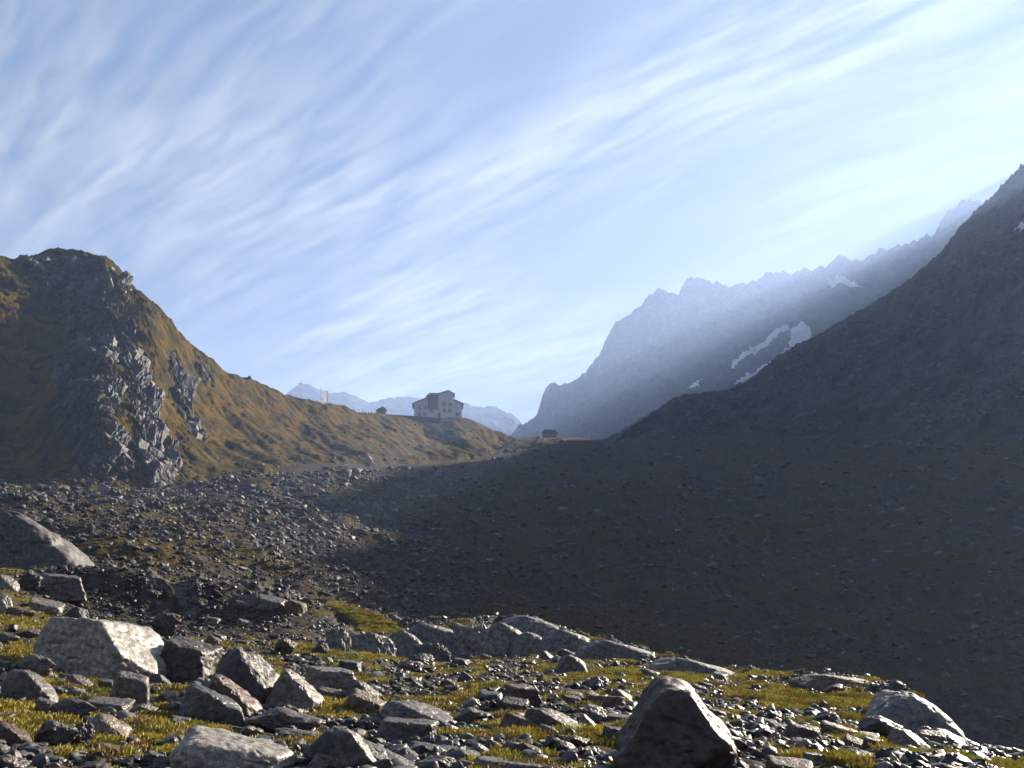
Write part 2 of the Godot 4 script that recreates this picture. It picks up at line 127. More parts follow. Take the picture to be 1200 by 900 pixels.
const FAR_MOUNTAIN := [
	[-1.866, 1550, 130, 1675, 154, 1800, 186.9, 1925, 228.8, 2000, 260.3, 2050, 279.7, 2250, 219.7, 2550, 129.7, 3550, -66.1],
	[-0.094, 1550, 130, 1675, 158.8, 1800, 198.5, 1925, 249, 2000, 286.8, 2050, 310.2, 2250, 250.2, 2550, 160.2, 3550, -56.9],
	[0.375, 1550, 130, 1675, 161.5, 1800, 204.9, 1925, 260.1, 2000, 301.5, 2050, 327.2, 2250, 267.2, 2550, 177.2, 3550, -51.8],
	[0.845, 1550, 130, 1675, 163.4, 1800, 209.4, 1925, 268, 2000, 311.9, 2050, 339, 2250, 279, 2550, 189, 3550, -48.3],
	[1.315, 1550, 130, 1675, 165.1, 1800, 213.3, 1925, 274.7, 2000, 320.7, 2050, 349.2, 2250, 289.2, 2550, 199.2, 3550, -45.2],
	[1.602, 1550, 130, 1675, 170.3, 1800, 225.6, 1925, 296.1, 2000, 348.9, 2050, 381.6, 2250, 321.6, 2550, 231.6, 3550, -35.5],
	[1.889, 1550, 130, 1675, 174.4, 1800, 235.4, 1925, 313, 2000, 371.3, 2050, 407.3, 2250, 347.3, 2550, 257.3, 3550, -27.8],
	[2.174, 1550, 130, 1675, 175.7, 1800, 238.6, 1925, 318.7, 2000, 378.7, 2050, 415.9, 2250, 355.9, 2550, 265.9, 3550, -25.2],
	[2.364, 1550, 130, 1675, 176.8, 1800, 241.2, 1925, 323.2, 2000, 384.7, 2050, 422.7, 2250, 362.7, 2550, 272.7, 3550, -23.2],
	[2.598, 1550, 130, 1675, 175.2, 1800, 237.3, 1925, 316.3, 2000, 375.6, 2050, 412.3, 2250, 352.3, 2550, 262.3, 3550, -26.3],
	[3.213, 1550, 130, 1675, 176.2, 1800, 239.8, 1925, 320.7, 2000, 381.4, 2050, 419, 2250, 359, 2550, 269, 3550, -24.3],
	[3.782, 1550, 130, 1675, 178.1, 1800, 244.3, 1925, 328.5, 2000, 391.7, 2050, 430.8, 2250, 370.8, 2550, 280.8, 3550, -20.8],
	[4.26, 1550, 130, 1675, 180.6, 1800, 250.1, 1925, 338.6, 2000, 405, 2050, 446.1, 2250, 386.1, 2550, 296.1, 3550, -16.2],
	[4.645, 1550, 130, 1675, 183.3, 1800, 256.6, 1925, 349.9, 2000, 419.9, 2050, 463.2, 2250, 403.2, 2550, 313.2, 3550, -11],
	[4.984, 1550, 130, 1675, 186.6, 1800, 264.5, 1925, 363.5, 2000, 437.8, 2050, 483.8, 2250, 423.8, 2550, 333.8, 3550, -4.9],
	[5.328, 1550, 130, 1675, 190.8, 1800, 274.3, 1925, 380.6, 2000, 460.4, 2050, 509.7, 2250, 449.7, 2550, 359.7, 3550, 2.9],
	[5.818, 1550, 130, 1675, 195.7, 1800, 286.1, 1925, 401.2, 2000, 487.5, 2050, 540.9, 2250, 480.9, 2550, 390.9, 3550, 12.3],
	[6.343, 1550, 130, 1675, 197.1, 1800, 289.3, 1925, 406.6, 2000, 494.7, 2050, 549.2, 2250, 489.2, 2550, 399.2, 3550, 14.7],
	[6.918, 1550, 130, 1675, 198.9, 1800, 293.7, 1925, 414.4, 2000, 504.8, 2050, 560.8, 2250, 500.8, 2550, 410.8, 3550, 18.3],
	[7.307, 1550, 130, 1675, 201.4, 1800, 299.6, 1925, 424.5, 2000, 518.2, 2050, 576.2, 2250, 516.2, 2550, 426.2, 3550, 22.9],
	[7.647, 1550, 130, 1675, 203.6, 1800, 304.8, 1925, 433.5, 2000, 530.1, 2050, 589.9, 2250, 529.9, 2550, 439.9, 3550, 27],
	[8.274, 1550, 130, 1675, 206.3, 1800, 311.1, 1925, 444.6, 2000, 544.7, 2050, 606.7, 2250, 546.7, 2550, 456.7, 3550, 32],
	[8.832, 1550, 130, 1675, 204.7, 1800, 307.5, 1925, 438.2, 2000, 536.3, 2050, 597, 2250, 537, 2550, 447, 3550, 29.1],
	[9.294, 1550, 130, 1675, 203.2, 1800, 303.8, 1925, 431.9, 2000, 527.9, 2050, 587.4, 2250, 527.4, 2550, 437.4, 3550, 26.2],
	[9.453, 1550, 130, 1675, 206.5, 1800, 311.8, 1925, 445.7, 2000, 546.1, 2050, 608.3, 2250, 548.3, 2550, 458.3, 3550, 32.5],
	[10.029, 1550, 130, 1675, 208.9, 1800, 317.4, 1925, 455.5, 2000, 559.1, 2050, 623.2, 2250, 563.2, 2550, 473.2, 3550, 36.9],
	[10.956, 1550, 130, 1675, 207.8, 1800, 314.7, 1925, 450.8, 2000, 552.8, 2050, 616, 2250, 556, 2550, 466, 3550, 34.8],
	[11.645, 1550, 130, 1675, 206.4, 1800, 311.5, 1925, 445.2, 2000, 545.4, 2050, 607.5, 2250, 547.5, 2550, 457.5, 3550, 32.3],
	[12.102, 1550, 130, 1675, 205.7, 1800, 309.7, 1925, 442.2, 2000, 541.5, 2050, 603, 2250, 543, 2550, 453, 3550, 30.9],
	[12.706, 1550, 130, 1675, 206.3, 1800, 311.2, 1925, 444.7, 2000, 544.9, 2050, 606.8, 2250, 546.8, 2550, 456.8, 3550, 32.1],
	[13.259, 1550, 130, 1675, 206.6, 1800, 312, 1925, 446.1, 2000, 546.7, 2050, 609, 2250, 549, 2550, 459, 3550, 32.7],
	[13.726, 1550, 130, 1675, 207.8, 1800, 314.9, 1925, 451.1, 2000, 553.3, 2050, 616.5, 2250, 556.5, 2550, 466.5, 3550, 35],
	[14.194, 1550, 130, 1675, 209.3, 1800, 318.4, 1925, 457.2, 2000, 561.3, 2050, 625.8, 2250, 565.8, 2550, 475.8, 3550, 37.7],
	[15.013, 1550, 130, 1675, 209.5, 1800, 318.8, 1925, 458, 2000, 562.3, 2050, 626.9, 2250, 566.9, 2550, 476.9, 3550, 38.1],
	[15.319, 1550, 130, 1675, 208.2, 1800, 315.8, 1925, 452.8, 2000, 555.5, 2050, 619.1, 2250, 559.1, 2550, 469.1, 3550, 35.7],
	[16.226, 1550, 130, 1675, 209.2, 1800, 318.1, 1925, 456.7, 2000, 560.6, 2050, 625, 2250, 565, 2550, 475, 3550, 37.5],
	[16.809, 1550, 130, 1675, 209.4, 1800, 318.7, 1925, 457.7, 2000, 562, 2050, 626.5, 2250, 566.5, 2550, 476.5, 3550, 38],
	[17.57, 1550, 130, 1675, 210.1, 1800, 320.3, 1925, 460.6, 2000, 565.7, 2050, 630.9, 2250, 570.9, 2550, 480.9, 3550, 39.3],
	[17.815, 1550, 130, 1675, 212.5, 1800, 325.9, 1925, 470.2, 2000, 578.5, 2050, 645.5, 2250, 585.5, 2550, 495.5, 3550, 43.7],
	[18.686, 1550, 130, 1675, 211.7, 1800, 324, 1925, 467, 2000, 574.2, 2050, 640.6, 2250, 580.6, 2550, 490.6, 3550, 42.2],
	[19.329, 1550, 130, 1675, 210.7, 1800, 321.8, 1925, 463.1, 2000, 569.1, 2050, 634.7, 2250, 574.7, 2550, 484.7, 3550, 40.4],
	[19.652, 1550, 130, 1675, 212.5, 1800, 325.8, 1925, 470.1, 2000, 578.4, 2050, 645.4, 2250, 585.4, 2550, 495.4, 3550, 43.6],
	[20.011, 1550, 130, 1675, 213.6, 1800, 328.5, 1925, 474.8, 2000, 584.5, 2050, 652.5, 2250, 592.5, 2550, 502.5, 3550, 45.7],
	[21.091, 1550, 130, 1675, 214.2, 1800, 330, 1925, 477.4, 2000, 587.9, 2050, 656.4, 2250, 596.4, 2550, 506.4, 3550, 46.9],
	[22.167, 1550, 130, 1675, 215.6, 1800, 333.3, 1925, 483.1, 2000, 595.5, 2050, 665, 2250, 605, 2550, 515, 3550, 49.5],
	[22.807, 1550, 130, 1675, 216.5, 1800, 335.3, 1925, 486.7, 2000, 600.1, 2050, 670.4, 2250, 610.4, 2550, 520.4, 3550, 51.1],
	[23.059, 1550, 130, 1675, 219.8, 1800, 343.2, 1925, 500.3, 2000, 618.1, 2050, 691.1, 2250, 631.1, 2550, 541.1, 3550, 57.3],
	[23.513, 1550, 130, 1675, 222.6, 1800, 350, 1925, 512.1, 2000, 633.7, 2050, 709, 2250, 649, 2550, 559, 3550, 62.7],
	[24.173, 1550, 130, 1675, 225.6, 1800, 357, 1925, 524.2, 2000, 649.7, 2050, 727.3, 2250, 667.3, 2550, 577.3, 3550, 68.2],
	[24.594, 1550, 130, 1675, 226.3, 1800, 358.6, 1925, 527.1, 2000, 653.4, 2050, 731.6, 2250, 671.6, 2550, 581.6, 3550, 69.5],
	[25.588, 1550, 130, 1675, 224.5, 1800, 354.5, 1925, 519.9, 2000, 643.9, 2050, 720.7, 2250, 660.7, 2550, 570.7, 3550, 66.2],
	[27.244, 1550, 130, 1675, 228.4, 1800, 363.8, 1925, 536, 2000, 665.2, 2050, 745.2, 2250, 685.2, 2550, 595.2, 3550, 73.6],
	[30.372, 1550, 130, 1675, 231.4, 1800, 370.8, 1925, 548.2, 2000, 681.2, 2050, 763.6, 2250, 703.6, 2550, 613.6, 3550, 79.1],
	[34.677, 1550, 130, 1675, 230.6, 1800, 369, 1925, 545.2, 2000, 677.3, 2050, 759, 2250, 699, 2550, 609, 3550, 77.7],
]
const BACK_RIDGE := [
	[-21.386, 2300, 150, 2475, 190.6, 2650, 246.4, 2825, 317.5, 2930, 370.7, 3000, 403.7, 3240, 283.7, 3600, 103.7, 4800, -178.9],
	[-18.128, 2300, 150, 2475, 199.5, 2650, 267.5, 2825, 354, 2930, 418.9, 3000, 459.1, 3240, 339.1, 3600, 159.1, 4800, -162.3],
	[-14.7, 2300, 150, 2475, 204.6, 2650, 279.7, 2825, 375.3, 2930, 446.9, 3000, 491.3, 3240, 371.3, 3600, 191.3, 4800, -152.6],
	[-12.953, 2300, 150, 2475, 209.9, 2650, 292.2, 2825, 397, 2930, 475.6, 3000, 524.2, 3240, 404.2, 3600, 224.2, 4800, -142.7],
	[-12.435, 2300, 150, 2475, 214, 2650, 301.9, 2825, 413.8, 2930, 497.8, 3000, 549.7, 3240, 429.7, 3600, 249.7, 4800, -135.1],
	[-12.182, 2300, 150, 2475, 217.6, 2650, 310.5, 2825, 428.8, 2930, 517.5, 3000, 572.4, 3240, 452.4, 3600, 272.4, 4800, -128.3],
	[-11.921, 2300, 150, 2475, 219.6, 2650, 315.4, 2825, 437.3, 2930, 528.7, 3000, 585.3, 3240, 465.3, 3600, 285.3, 4800, -124.4],
	[-11.564, 2300, 150, 2475, 221, 2650, 318.5, 2825, 442.7, 2930, 535.8, 3000, 593.5, 3240, 473.5, 3600, 293.5, 4800, -122],
	[-11.201, 2300, 150, 2475, 221.3, 2650, 319.3, 2825, 444, 2930, 537.5, 3000, 595.4, 3240, 475.4, 3600, 295.4, 4800, -121.4],
	[-10.831, 2300, 150, 2475, 220, 2650, 316.3, 2825, 438.8, 2930, 530.6, 3000, 587.5, 3240, 467.5, 3600, 287.5, 4800, -123.7],
	[-10.459, 2300, 150, 2475, 218.5, 2650, 312.8, 2825, 432.7, 2930, 522.6, 3000, 578.3, 3240, 458.3, 3600, 278.3, 4800, -126.5],
	[-10.131, 2300, 150, 2475, 216.6, 2650, 308.3, 2825, 424.9, 2930, 512.4, 3000, 566.5, 3240, 446.5, 3600, 266.5, 4800, -130],
	[-9.722, 2300, 150, 2475, 217.6, 2650, 310.4, 2825, 428.6, 2930, 517.3, 3000, 572.2, 3240, 452.2, 3600, 272.2, 4800, -128.3],
	[-9.356, 2300, 150, 2475, 218, 2650, 311.6, 2825, 430.7, 2930, 520, 3000, 575.3, 3240, 455.3, 3600, 275.3, 4800, -127.4],
	[-8.8, 2300, 150, 2475, 217, 2650, 309.1, 2825, 426.4, 2930, 514.3, 3000, 568.7, 3240, 448.7, 3600, 268.7, 4800, -129.4],
	[-8.333, 2300, 150, 2475, 215.5, 2650, 305.6, 2825, 420.3, 2930, 506.2, 3000, 559.5, 3240, 439.5, 3600, 259.5, 4800, -132.2],
	[-7.865, 2300, 150, 2475, 213.6, 2650, 301.1, 2825, 412.5, 2930, 496, 3000, 547.7, 3240, 427.7, 3600, 247.7, 4800, -135.7],
	[-7.495, 2300, 150, 2475, 213.9, 2650, 301.8, 2825, 413.6, 2930, 497.5, 3000, 549.4, 3240, 429.4, 3600, 249.4, 4800, -135.2],
	[-7.127, 2300, 150, 2475, 215, 2650, 304.3, 2825, 418, 2930, 503.3, 3000, 556.1, 3240, 436.1, 3600, 256.1, 4800, -133.2],
	[-6.572, 2300, 150, 2475, 215.9, 2650, 306.5, 2825, 421.7, 2930, 508.2, 3000, 561.7, 3240, 441.7, 3600, 261.7, 4800, -131.5],
	[-6.108, 2300, 150, 2475, 216.6, 2650, 308.1, 2825, 424.5, 2930, 511.9, 3000, 566, 3240, 446, 3600, 266, 4800, -130.2],
	[-5.735, 2300, 150, 2475, 216.8, 2650, 308.7, 2825, 425.6, 2930, 513.3, 3000, 567.6, 3240, 447.6, 3600, 267.6, 4800, -129.7],
	[-5.172, 2300, 150, 2475, 216.1, 2650, 307, 2825, 422.7, 2930, 509.4, 3000, 563.1, 3240, 443.1, 3600, 263.1, 4800, -131.1],
	[-4.468, 2300, 150, 2475, 215, 2650, 304.4, 2825, 418.1, 2930, 503.4, 3000, 556.2, 3240, 436.2, 3600, 256.2, 4800, -133.1],
	[-3.763, 2300, 150, 2475, 214.3, 2650, 302.6, 2825, 415.1, 2930, 499.5, 3000, 551.7, 3240, 431.7, 3600, 251.7, 4800, -134.5],
	[-2.823, 2300, 150, 2475, 213.6, 2650, 300.9, 2825, 412.2, 2930, 495.6, 3000, 547.2, 3240, 427.2, 3600, 247.2, 4800, -135.8],
	[-2.447, 2300, 150, 2475, 213.6, 2650, 301, 2825, 412.3, 2930, 495.7, 3000, 547.4, 3240, 427.4, 3600, 247.4, 4800, -135.8],
	[-2.07, 2300, 150, 2475, 212.4, 2650, 298.2, 2825, 407.4, 2930, 489.3, 3000, 540, 3240, 420, 3600, 240, 4800, -138],
	[-1.6, 2300, 150, 2475, 212, 2650, 297.3, 2825, 405.8, 2930, 487.2, 3000, 537.6, 3240, 417.6, 3600, 237.6, 4800, -138.7],
	[-1.224, 2300, 150, 2475, 212.8, 2650, 299.2, 2825, 409.2, 2930, 491.7, 3000, 542.7, 3240, 422.7, 3600, 242.7, 4800, -137.2],
	[-0.847, 2300, 150, 2475, 212, 2650, 297.4, 2825, 405.9, 2930, 487.4, 3000, 537.8, 3240, 417.8, 3600, 237.8, 4800, -138.7],
	[-0.47, 2300, 150, 2475, 210.5, 2650, 293.6, 2825, 399.4, 2930, 478.7, 3000, 527.8, 3240, 407.8, 3600, 227.8, 4800, -141.7],
	[-0.094, 2300, 150, 2475, 209.3, 2650, 290.7, 2825, 394.4, 2930, 472.2, 3000, 520.3, 3240, 400.3, 3600, 220.3, 4800, -143.9],
	[0.235, 2300, 150, 2475, 207.3, 2650, 286, 2825, 386.2, 2930, 461.3, 3000, 507.9, 3240, 387.9, 3600, 207.9, 4800, -147.6],
	[0.563, 2300, 150, 2475, 204.5, 2650, 279.4, 2825, 374.7, 2930, 446.2, 3000, 490.4, 3240, 370.4, 3600, 190.4, 4800, -152.9],
	[1.171, 2300, 150, 2475, 200.9, 2650, 270.8, 2825, 359.9, 2930, 426.7, 3000, 468, 3240, 348, 3600, 168, 4800, -159.6],
	[2.338, 2300, 150, 2475, 197.3, 2650, 262.3, 2825, 345, 2930, 407, 3000, 445.4, 3240, 325.4, 3600, 145.4, 4800, -166.4],
	[4.657, 2300, 150, 2475, 191.2, 2650, 247.8, 2825, 319.9, 2930, 374, 3000, 407.5, 3240, 287.5, 3600, 107.5, 4800, -177.8],
	[7.413, 2300, 150, 2475, 187, 2650, 237.8, 2825, 302.5, 2930, 351, 3000, 381, 3240, 261, 3600, 81, 4800, -185.7],
]

# Boulders: label, x, z, width, top (height above datum), depth, yaw, roll, shape, stone
const BOULDERS := [
	["huge boulder with a bright white sunlit slab face and black shaded side", -6.76, -17.96, 2.26, 1.39, 1.69, 0, 0, "white_slab", "white"],
	["tall pyramid-shaped boulder with black shaded front and a bright right edge", 1.52, -10.19, 1.16, 0.97, 1.05, 0, 0, "pyramid", "darkbrown"],
	["dark block with layered top wedged against the white-faced boulder", -5.58, -18.62, 1.01, 1.04, 0.90, -10, 4, "block", "dark"],
	["long charcoal slab sloping down to the right behind the reddish boulder", -3.80, -15.55, 1.16, 0.98, 0.70, 0, 8, "slope", "dark"],
	["rounded reddish-brown boulder lying in front of the long charcoal slab", -3.77, -14.50, 0.93, 0.70, 0.65, 0, 0, "slope", "red"],
	["blue-grey smooth boulder sloping to the right, in front of the reddish boulder", -3.65, -13.38, 0.85, 0.66, 0.60, 0, 0, "slope", "blue"],
	["small dark oval stone at the left foot of the blue-grey boulder", -4.14, -13.65, 0.34, 0.43, 0.27, 0, 0, "lump", "dark"],
	["small brown stone at the right foot of the blue-grey boulder", -3.50, -13.18, 0.16, 0.34, 0.13, 0, 0, "lump", "brown"],
	["wide grey-brown boulder with a ribbed right end beside the dark slate slab", -2.68, -12.93, 0.96, 0.44, 0.57, 0, 5, "lump", "grey"],
	["long pale slab with a bright flat top at the bottom edge of the picture", -2.55, -10.00, 1.13, 0.51, 0.68, 0, 10, "slab", "white"],
	["pinkish boulder with a sunlit cracked right side", -3.02, -15.28, 0.86, 0.72, 0.68, 0, 0, "slope", "pink"],
	["lilac-grey block standing in front of the pinkish boulder", -2.99, -15.29, 0.49, 0.51, 0.39, 0, 0, "lump", "grey"],
	["angular block with a dark left side and bright right face among mossy gravel", -2.87, -17.36, 0.80, 0.62, 0.72, 25, 0, "cube", "pale"],
	["thin dark plate lying before the angular bright-faced block", -2.75, -16.34, 0.43, 0.38, 0.34, 0, 10, "slab", "brown"],
	["long dark stone pointing down right beside the angular bright-faced block", -2.25, -16.41, 0.65, 0.48, 0.33, 0, 10, "slope", "dark"],
	["tan ridged slab between the long dark stone and the slate slab", -2.10, -15.21, 0.58, 0.44, 0.40, 0, 18, "slab", "tan"],
	["huge dark slate slab tilted down to the right at the bottom edge", -1.40, -10.38, 1.23, 0.44, 0.61, 0, 24, "slate", "slate"],
	["flat grey slab leaning on the right flank of the slate slab", -1.18, -12.22, 0.69, 0.39, 0.48, 0, 6, "slab", "grey"],
	["pale lilac boulder with a low sloping top behind the slate slab", -1.19, -13.97, 1.00, 0.40, 0.70, 0, 0, "slope", "lilac"],
	["dark hump-backed boulder at the bottom edge left of the slate slab", -1.51, -10.23, 0.60, 0.51, 0.48, 0, 6, "slope", "grey"],
	["rough knobbly stone between the ribbed boulder and the hump-backed boulder", -2.33, -11.91, 0.51, 0.31, 0.41, 0, 4, "rough", "grey"],
	["long blackish stone right of the slate slab's lower end", -0.80, -11.18, 0.60, 0.25, 0.30, 0, 8, "slab", "dark"],
	["rounded grey stone cut by the bottom edge beside the slate slab", -0.70, -10.24, 0.41, 0.28, 0.33, 0, 5, "lump", "grey"],
	["low slab at the bottom edge in front of the hump-backed boulder", -1.65, -10.13, 0.43, 0.31, 0.34, 0, 14, "slab", "lilac"],
	["thin bluish plate on the moss below the rough knobbly stone", -2.62, -11.74, 0.21, 0.26, 0.17, 0, 5, "slab", "blue"],
	["whitish lump on moss between the reddish and the ribbed boulder", -2.96, -12.43, 0.21, 0.28, 0.16, 0, 0, "lump", "pink"],
	["grey boulder with a dark cleft left of the bright moss cushion", -0.51, -13.88, 0.48, 0.34, 0.38, 0, 0, "lump", "grey"],
	["brown cube-like block on the gravel flat above the bright moss cushion", 0.15, -15.87, 0.53, 0.46, 0.48, 20, 0, "cube", "brown"],
	["flat dark rock in front of the brown cube-like block", 0.02, -15.35, 0.41, 0.33, 0.33, 0, 6, "slab", "dark"],
	["brown slab with a sunlit edge behind the bright moss cushion", 0.14, -12.89, 0.60, 0.36, 0.30, 0, 6, "slope", "brown"],
	["big dark brown boulder with a rounded right end beside the moss cushion", 0.49, -12.99, 0.74, 0.41, 0.44, 0, 0, "slope", "darkbrown"],
	["dark oval stone below the big dark brown boulder", 0.69, -11.84, 0.29, 0.25, 0.23, 0, 0, "lump", "darkbrown"],
	["long tan log-like stone left of the pyramid boulder", 1.36, -15.99, 0.58, 0.31, 0.29, 0, 0, "slab", "tan"],
	["flat olive stone beside the long tan stone", 0.90, -16.73, 0.36, 0.29, 0.29, 0, 0, "slab", "tan"],
	["pale rounded stone leaning against the big dark brown boulder", 0.93, -13.55, 0.29, 0.29, 0.24, 0, 0, "slope", "pale"],
	["upright grey stone between the pale rounded stone and the pyramid boulder", 1.10, -14.00, 0.28, 0.31, 0.23, 0, 0, "lump", "grey"],
	["dark grey block at the left foot of the pyramid boulder", 1.39, -14.01, 0.43, 0.24, 0.34, 0, 0, "block", "dark"],
	["dark pointed stone below the bright moss cushion", 0.06, -11.05, 0.33, 0.28, 0.26, 0, 4, "slope", "dark"],
	["pale flat slab at the bottom edge below the moss cushion", -0.02, -10.19, 0.67, 0.25, 0.47, 0, 4, "slab", "lilac"],
	["long black slab at the bottom edge right of the slate slab", -0.40, -10.53, 0.54, 0.28, 0.32, 0, 6, "slope", "dark"],
	["grey wedge stone with a bright top left of the dark pointed stone", -0.30, -10.95, 0.32, 0.28, 0.26, 0, 4, "slope", "grey"],
	["small white stone on the gravel above the cleft boulder", -0.58, -15.80, 0.28, 0.29, 0.22, 0, 0, "rough", "white"],
	["smooth whaleback rock hump on the crest with a blue shaded front", 0.55, -33.12, 1.43, 0.68, 1.28, 0, 6, "dome", "lilac"],
	["smooth grey rock hump below the crest with a dark left gap", 1.27, -23.17, 0.71, 0.51, 0.64, 0, 4, "dome", "grey"],
	["black wedge stone with a white top between the two smooth rock humps", 0.95, -29.69, 0.43, 0.28, 0.34, 0, 0, "slope", "dark"],
	["dark square block on the right part of the mossy flat", 3.30, -12.36, 0.43, 0.31, 0.34, 8, 0, "block", "darkbrown"],
	["dark rounded boulder behind the dark square block", 4.32, -15.22, 0.41, 0.16, 0.33, 0, 0, "lump", "dark"],
	["brown boulder leaning right of the dark square block", 3.99, -13.49, 0.45, 0.20, 0.36, 0, 6, "lump", "brown"],
	["pinkish sloping slab below the rock dome at the right", 4.62, -12.80, 0.53, 0.19, 0.43, 0, 8, "slope", "pink"],
	["dark dome-shaped boulder left of the pinkish sloping slab", 4.69, -14.04, 0.56, 0.23, 0.45, 0, 4, "lump", "dark"],
	["greenish boulder at the lower right foot of the rock dome", 5.77, -14.62, 0.52, -0.01, 0.41, 0, 0, "slope", "greenish"],
	["rounded grey stone at the right-hand tip of the flat", 4.93, -11.67, 0.29, 0.11, 0.23, 0, 0, "slope", "grey"],
	["rough grey stone below the greenish boulder", 4.11, -10.48, 0.24, 0.24, 0.20, 0, 0, "rough", "grey"],
	["small dark stone between the two grey stones of the right-hand tip", 4.63, -11.40, 0.20, 0.13, 0.16, 0, 0, "slope", "dark"],
	["low brown stone at the bottom edge right of the pyramid boulder", 2.49, -9.96, 0.43, 0.29, 0.34, 0, 0, "slab", "brown"],
	["small grey stone right of the pyramid boulder's bright edge", 2.98, -12.94, 0.22, 0.20, 0.18, 0, 0, "lump", "grey"],
	["small dark round stone higher up right of the pyramid boulder", 3.70, -15.73, 0.18, 0.12, 0.15, 0, 0, "lump", "dark"],
	["grey flat stone left of the dark square block", 3.36, -13.81, 0.25, 0.15, 0.20, 0, 0, "slab", "grey"],
	["white narrow stone in front of the dark dome-shaped boulder", 4.31, -13.36, 0.27, 0.10, 0.22, 0, 5, "slab", "white"],
	["small bright white chip near the right-hand bottom edge", 3.61, -10.42, 0.12, 0.27, 0.09, 0, 0, "slope", "white"],
	["round pale stone with a bright rim below the white-faced boulder's left end", -6.92, -15.80, 0.54, 0.90, 0.43, 0, 6, "lump", "lilac"],
	["broad grey boulder with a light top at the left edge", -5.92, -13.42, 0.73, 0.83, 0.58, 0, 0, "slope", "grey"],
	["egg-shaped grey stone beside the broad left-edge boulder", -5.81, -14.02, 0.24, 0.59, 0.20, 0, 0, "lump", "grey"],
	["round whitish stone on moss right of the egg-shaped stone", -5.71, -14.37, 0.29, 0.56, 0.23, 0, 0, "lump", "pale"],
	["upright grey boulder with a steep right side below the white-faced boulder", -5.00, -14.29, 0.55, 0.75, 0.44, 10, 4, "cube", "lilac"],
	["round grey boulder pressed against the black-sided boulder at lower left", -5.25, -12.44, 0.30, 0.59, 0.24, 0, 0, "lump", "grey"],
	["black-sided boulder with a smooth hump in the lower left", -4.93, -12.32, 0.49, 0.60, 0.39, 0, 4, "lump", "dark"],
	["flat-topped grey slab right of the black-sided boulder", -4.89, -13.24, 0.60, 0.51, 0.48, 0, 4, "slab", "lilac"],
	["pale speckled boulder with a rough sunlit face in the lower left", -4.19, -11.43, 0.45, 0.51, 0.36, 0, 4, "slope", "pink"],
	["rough dark boulder below the black-sided boulder", -4.37, -10.61, 0.40, 0.54, 0.32, 0, 0, "rough", "dark"],
	["dark knobbly boulder touching the pale speckled boulder", -4.20, -10.75, 0.26, 0.51, 0.21, 0, 0, "rough", "dark"],
	["dark reddish boulder cut by the left edge", -4.67, -10.27, 0.44, 0.56, 0.35, 0, 8, "slope", "red"],
	["small brown stone at the right end of the dark reddish boulder", -4.32, -10.01, 0.18, 0.41, 0.14, 0, 0, "lump", "brown"],
	["grey boulder in the lower left corner", -4.09, -9.02, 0.33, 0.45, 0.27, 0, 0, "lump", "grey"],
	["bluish stone right of the lower left corner boulder", -4.03, -9.61, 0.28, 0.37, 0.23, 0, 0, "lump", "blue"],
	["brown boulder on orange moss below the pale speckled boulder", -3.73, -10.24, 0.35, 0.38, 0.28, 0, 5, "lump", "brown"],
	["small grey pile stone beside the long pale slab", -3.50, -10.35, 0.19, 0.34, 0.15, 0, 0, "rough", "grey"],
	["dark pile stone at the bottom edge beside the long pale slab", -3.27, -10.08, 0.17, 0.33, 0.14, 0, 10, "block", "dark"],
	["light pile stone at the bottom edge left of the long pale slab", -3.12, -9.90, 0.20, 0.31, 0.16, 0, 6, "rough", "grey"],
	["small pale stone at the right foot of the upright grey boulder", -4.48, -13.39, 0.32, 0.43, 0.25, 0, 0, "lump", "pale"],
	["small reddish stone at the left foot of the upright grey boulder", -5.44, -15.17, 0.23, 0.52, 0.19, 0, 0, "slope", "red"],
	["low grey stone before the black side of the white-faced boulder", -6.14, -15.46, 0.37, 0.63, 0.30, 0, 0, "slope", "grey"],
	["pale boulder cut by the left edge on the upper bank", -11.14, -23.54, 0.46, 1.74, 0.37, 0, 0, "lump", "white"],
	["round brown boulder on the upper left bank", -10.73, -23.57, 0.62, 1.53, 0.50, 0, 0, "lump", "brown"],
	["pale cracked slab right of the round brown boulder", -11.95, -27.50, 0.96, 1.70, 0.77, 0, 6, "slab", "pale"],
	["dark boulder with a white sunlit right face under the rock slab", -13.60, -32.44, 1.41, 2.43, 1.13, 20, 0, "cube", "lilac"],
	["black boulder left of the white-cornered boulder", -14.16, -31.50, 0.75, 2.51, 0.60, 0, 0, "lump", "dark"],
	["pale boulder at the left edge under the rock slab", -14.02, -29.72, 0.74, 2.33, 0.59, 0, 0, "slope", "pale"],
	["grey stone on the grass left of the white-faced boulder", -9.24, -20.69, 0.53, 1.11, 0.42, 0, 0, "lump", "lilac"],
	["dark bluish stone at the left edge below the grass strip", -9.13, -19.62, 0.42, 1.11, 0.33, 0, 0, "lump", "blue"],
	["dark brown boulder just behind the right end of the white-faced boulder", -9.89, -30.90, 0.76, 1.29, 0.60, 0, 0, "lump", "darkbrown"],
	["lone brown stone on the olive moss in the middle distance", -5.30, -25.47, 0.54, 0.78, 0.44, 0, 0, "lump", "brown"],
	["dark stone with a white tip above the angular bright-faced block", -3.15, -21.08, 0.51, 0.53, 0.41, 0, 0, "block", "dark"],
	["tall bright cracked rock rib left of the crest outcrops", -4.34, -27.00, 0.70, 0.97, 0.70, 15, 0, "outcrop", "pale"],
	["small dark stone at the left foot of the bright cracked rib", -4.56, -25.83, 0.42, 0.66, 0.34, 0, 0, "lump", "dark"],
	["pale boulder at the top edge of the stone field under the dark hillside", -78.19, -203.42, 3.33, 23.33, 2.67, 0, 0, "slope", "pale"],
	["long bluish boulder in the middle of the stone field", -52.11, -139.61, 3.12, 13.28, 2.49, 0, 10, "slab", "blue"],
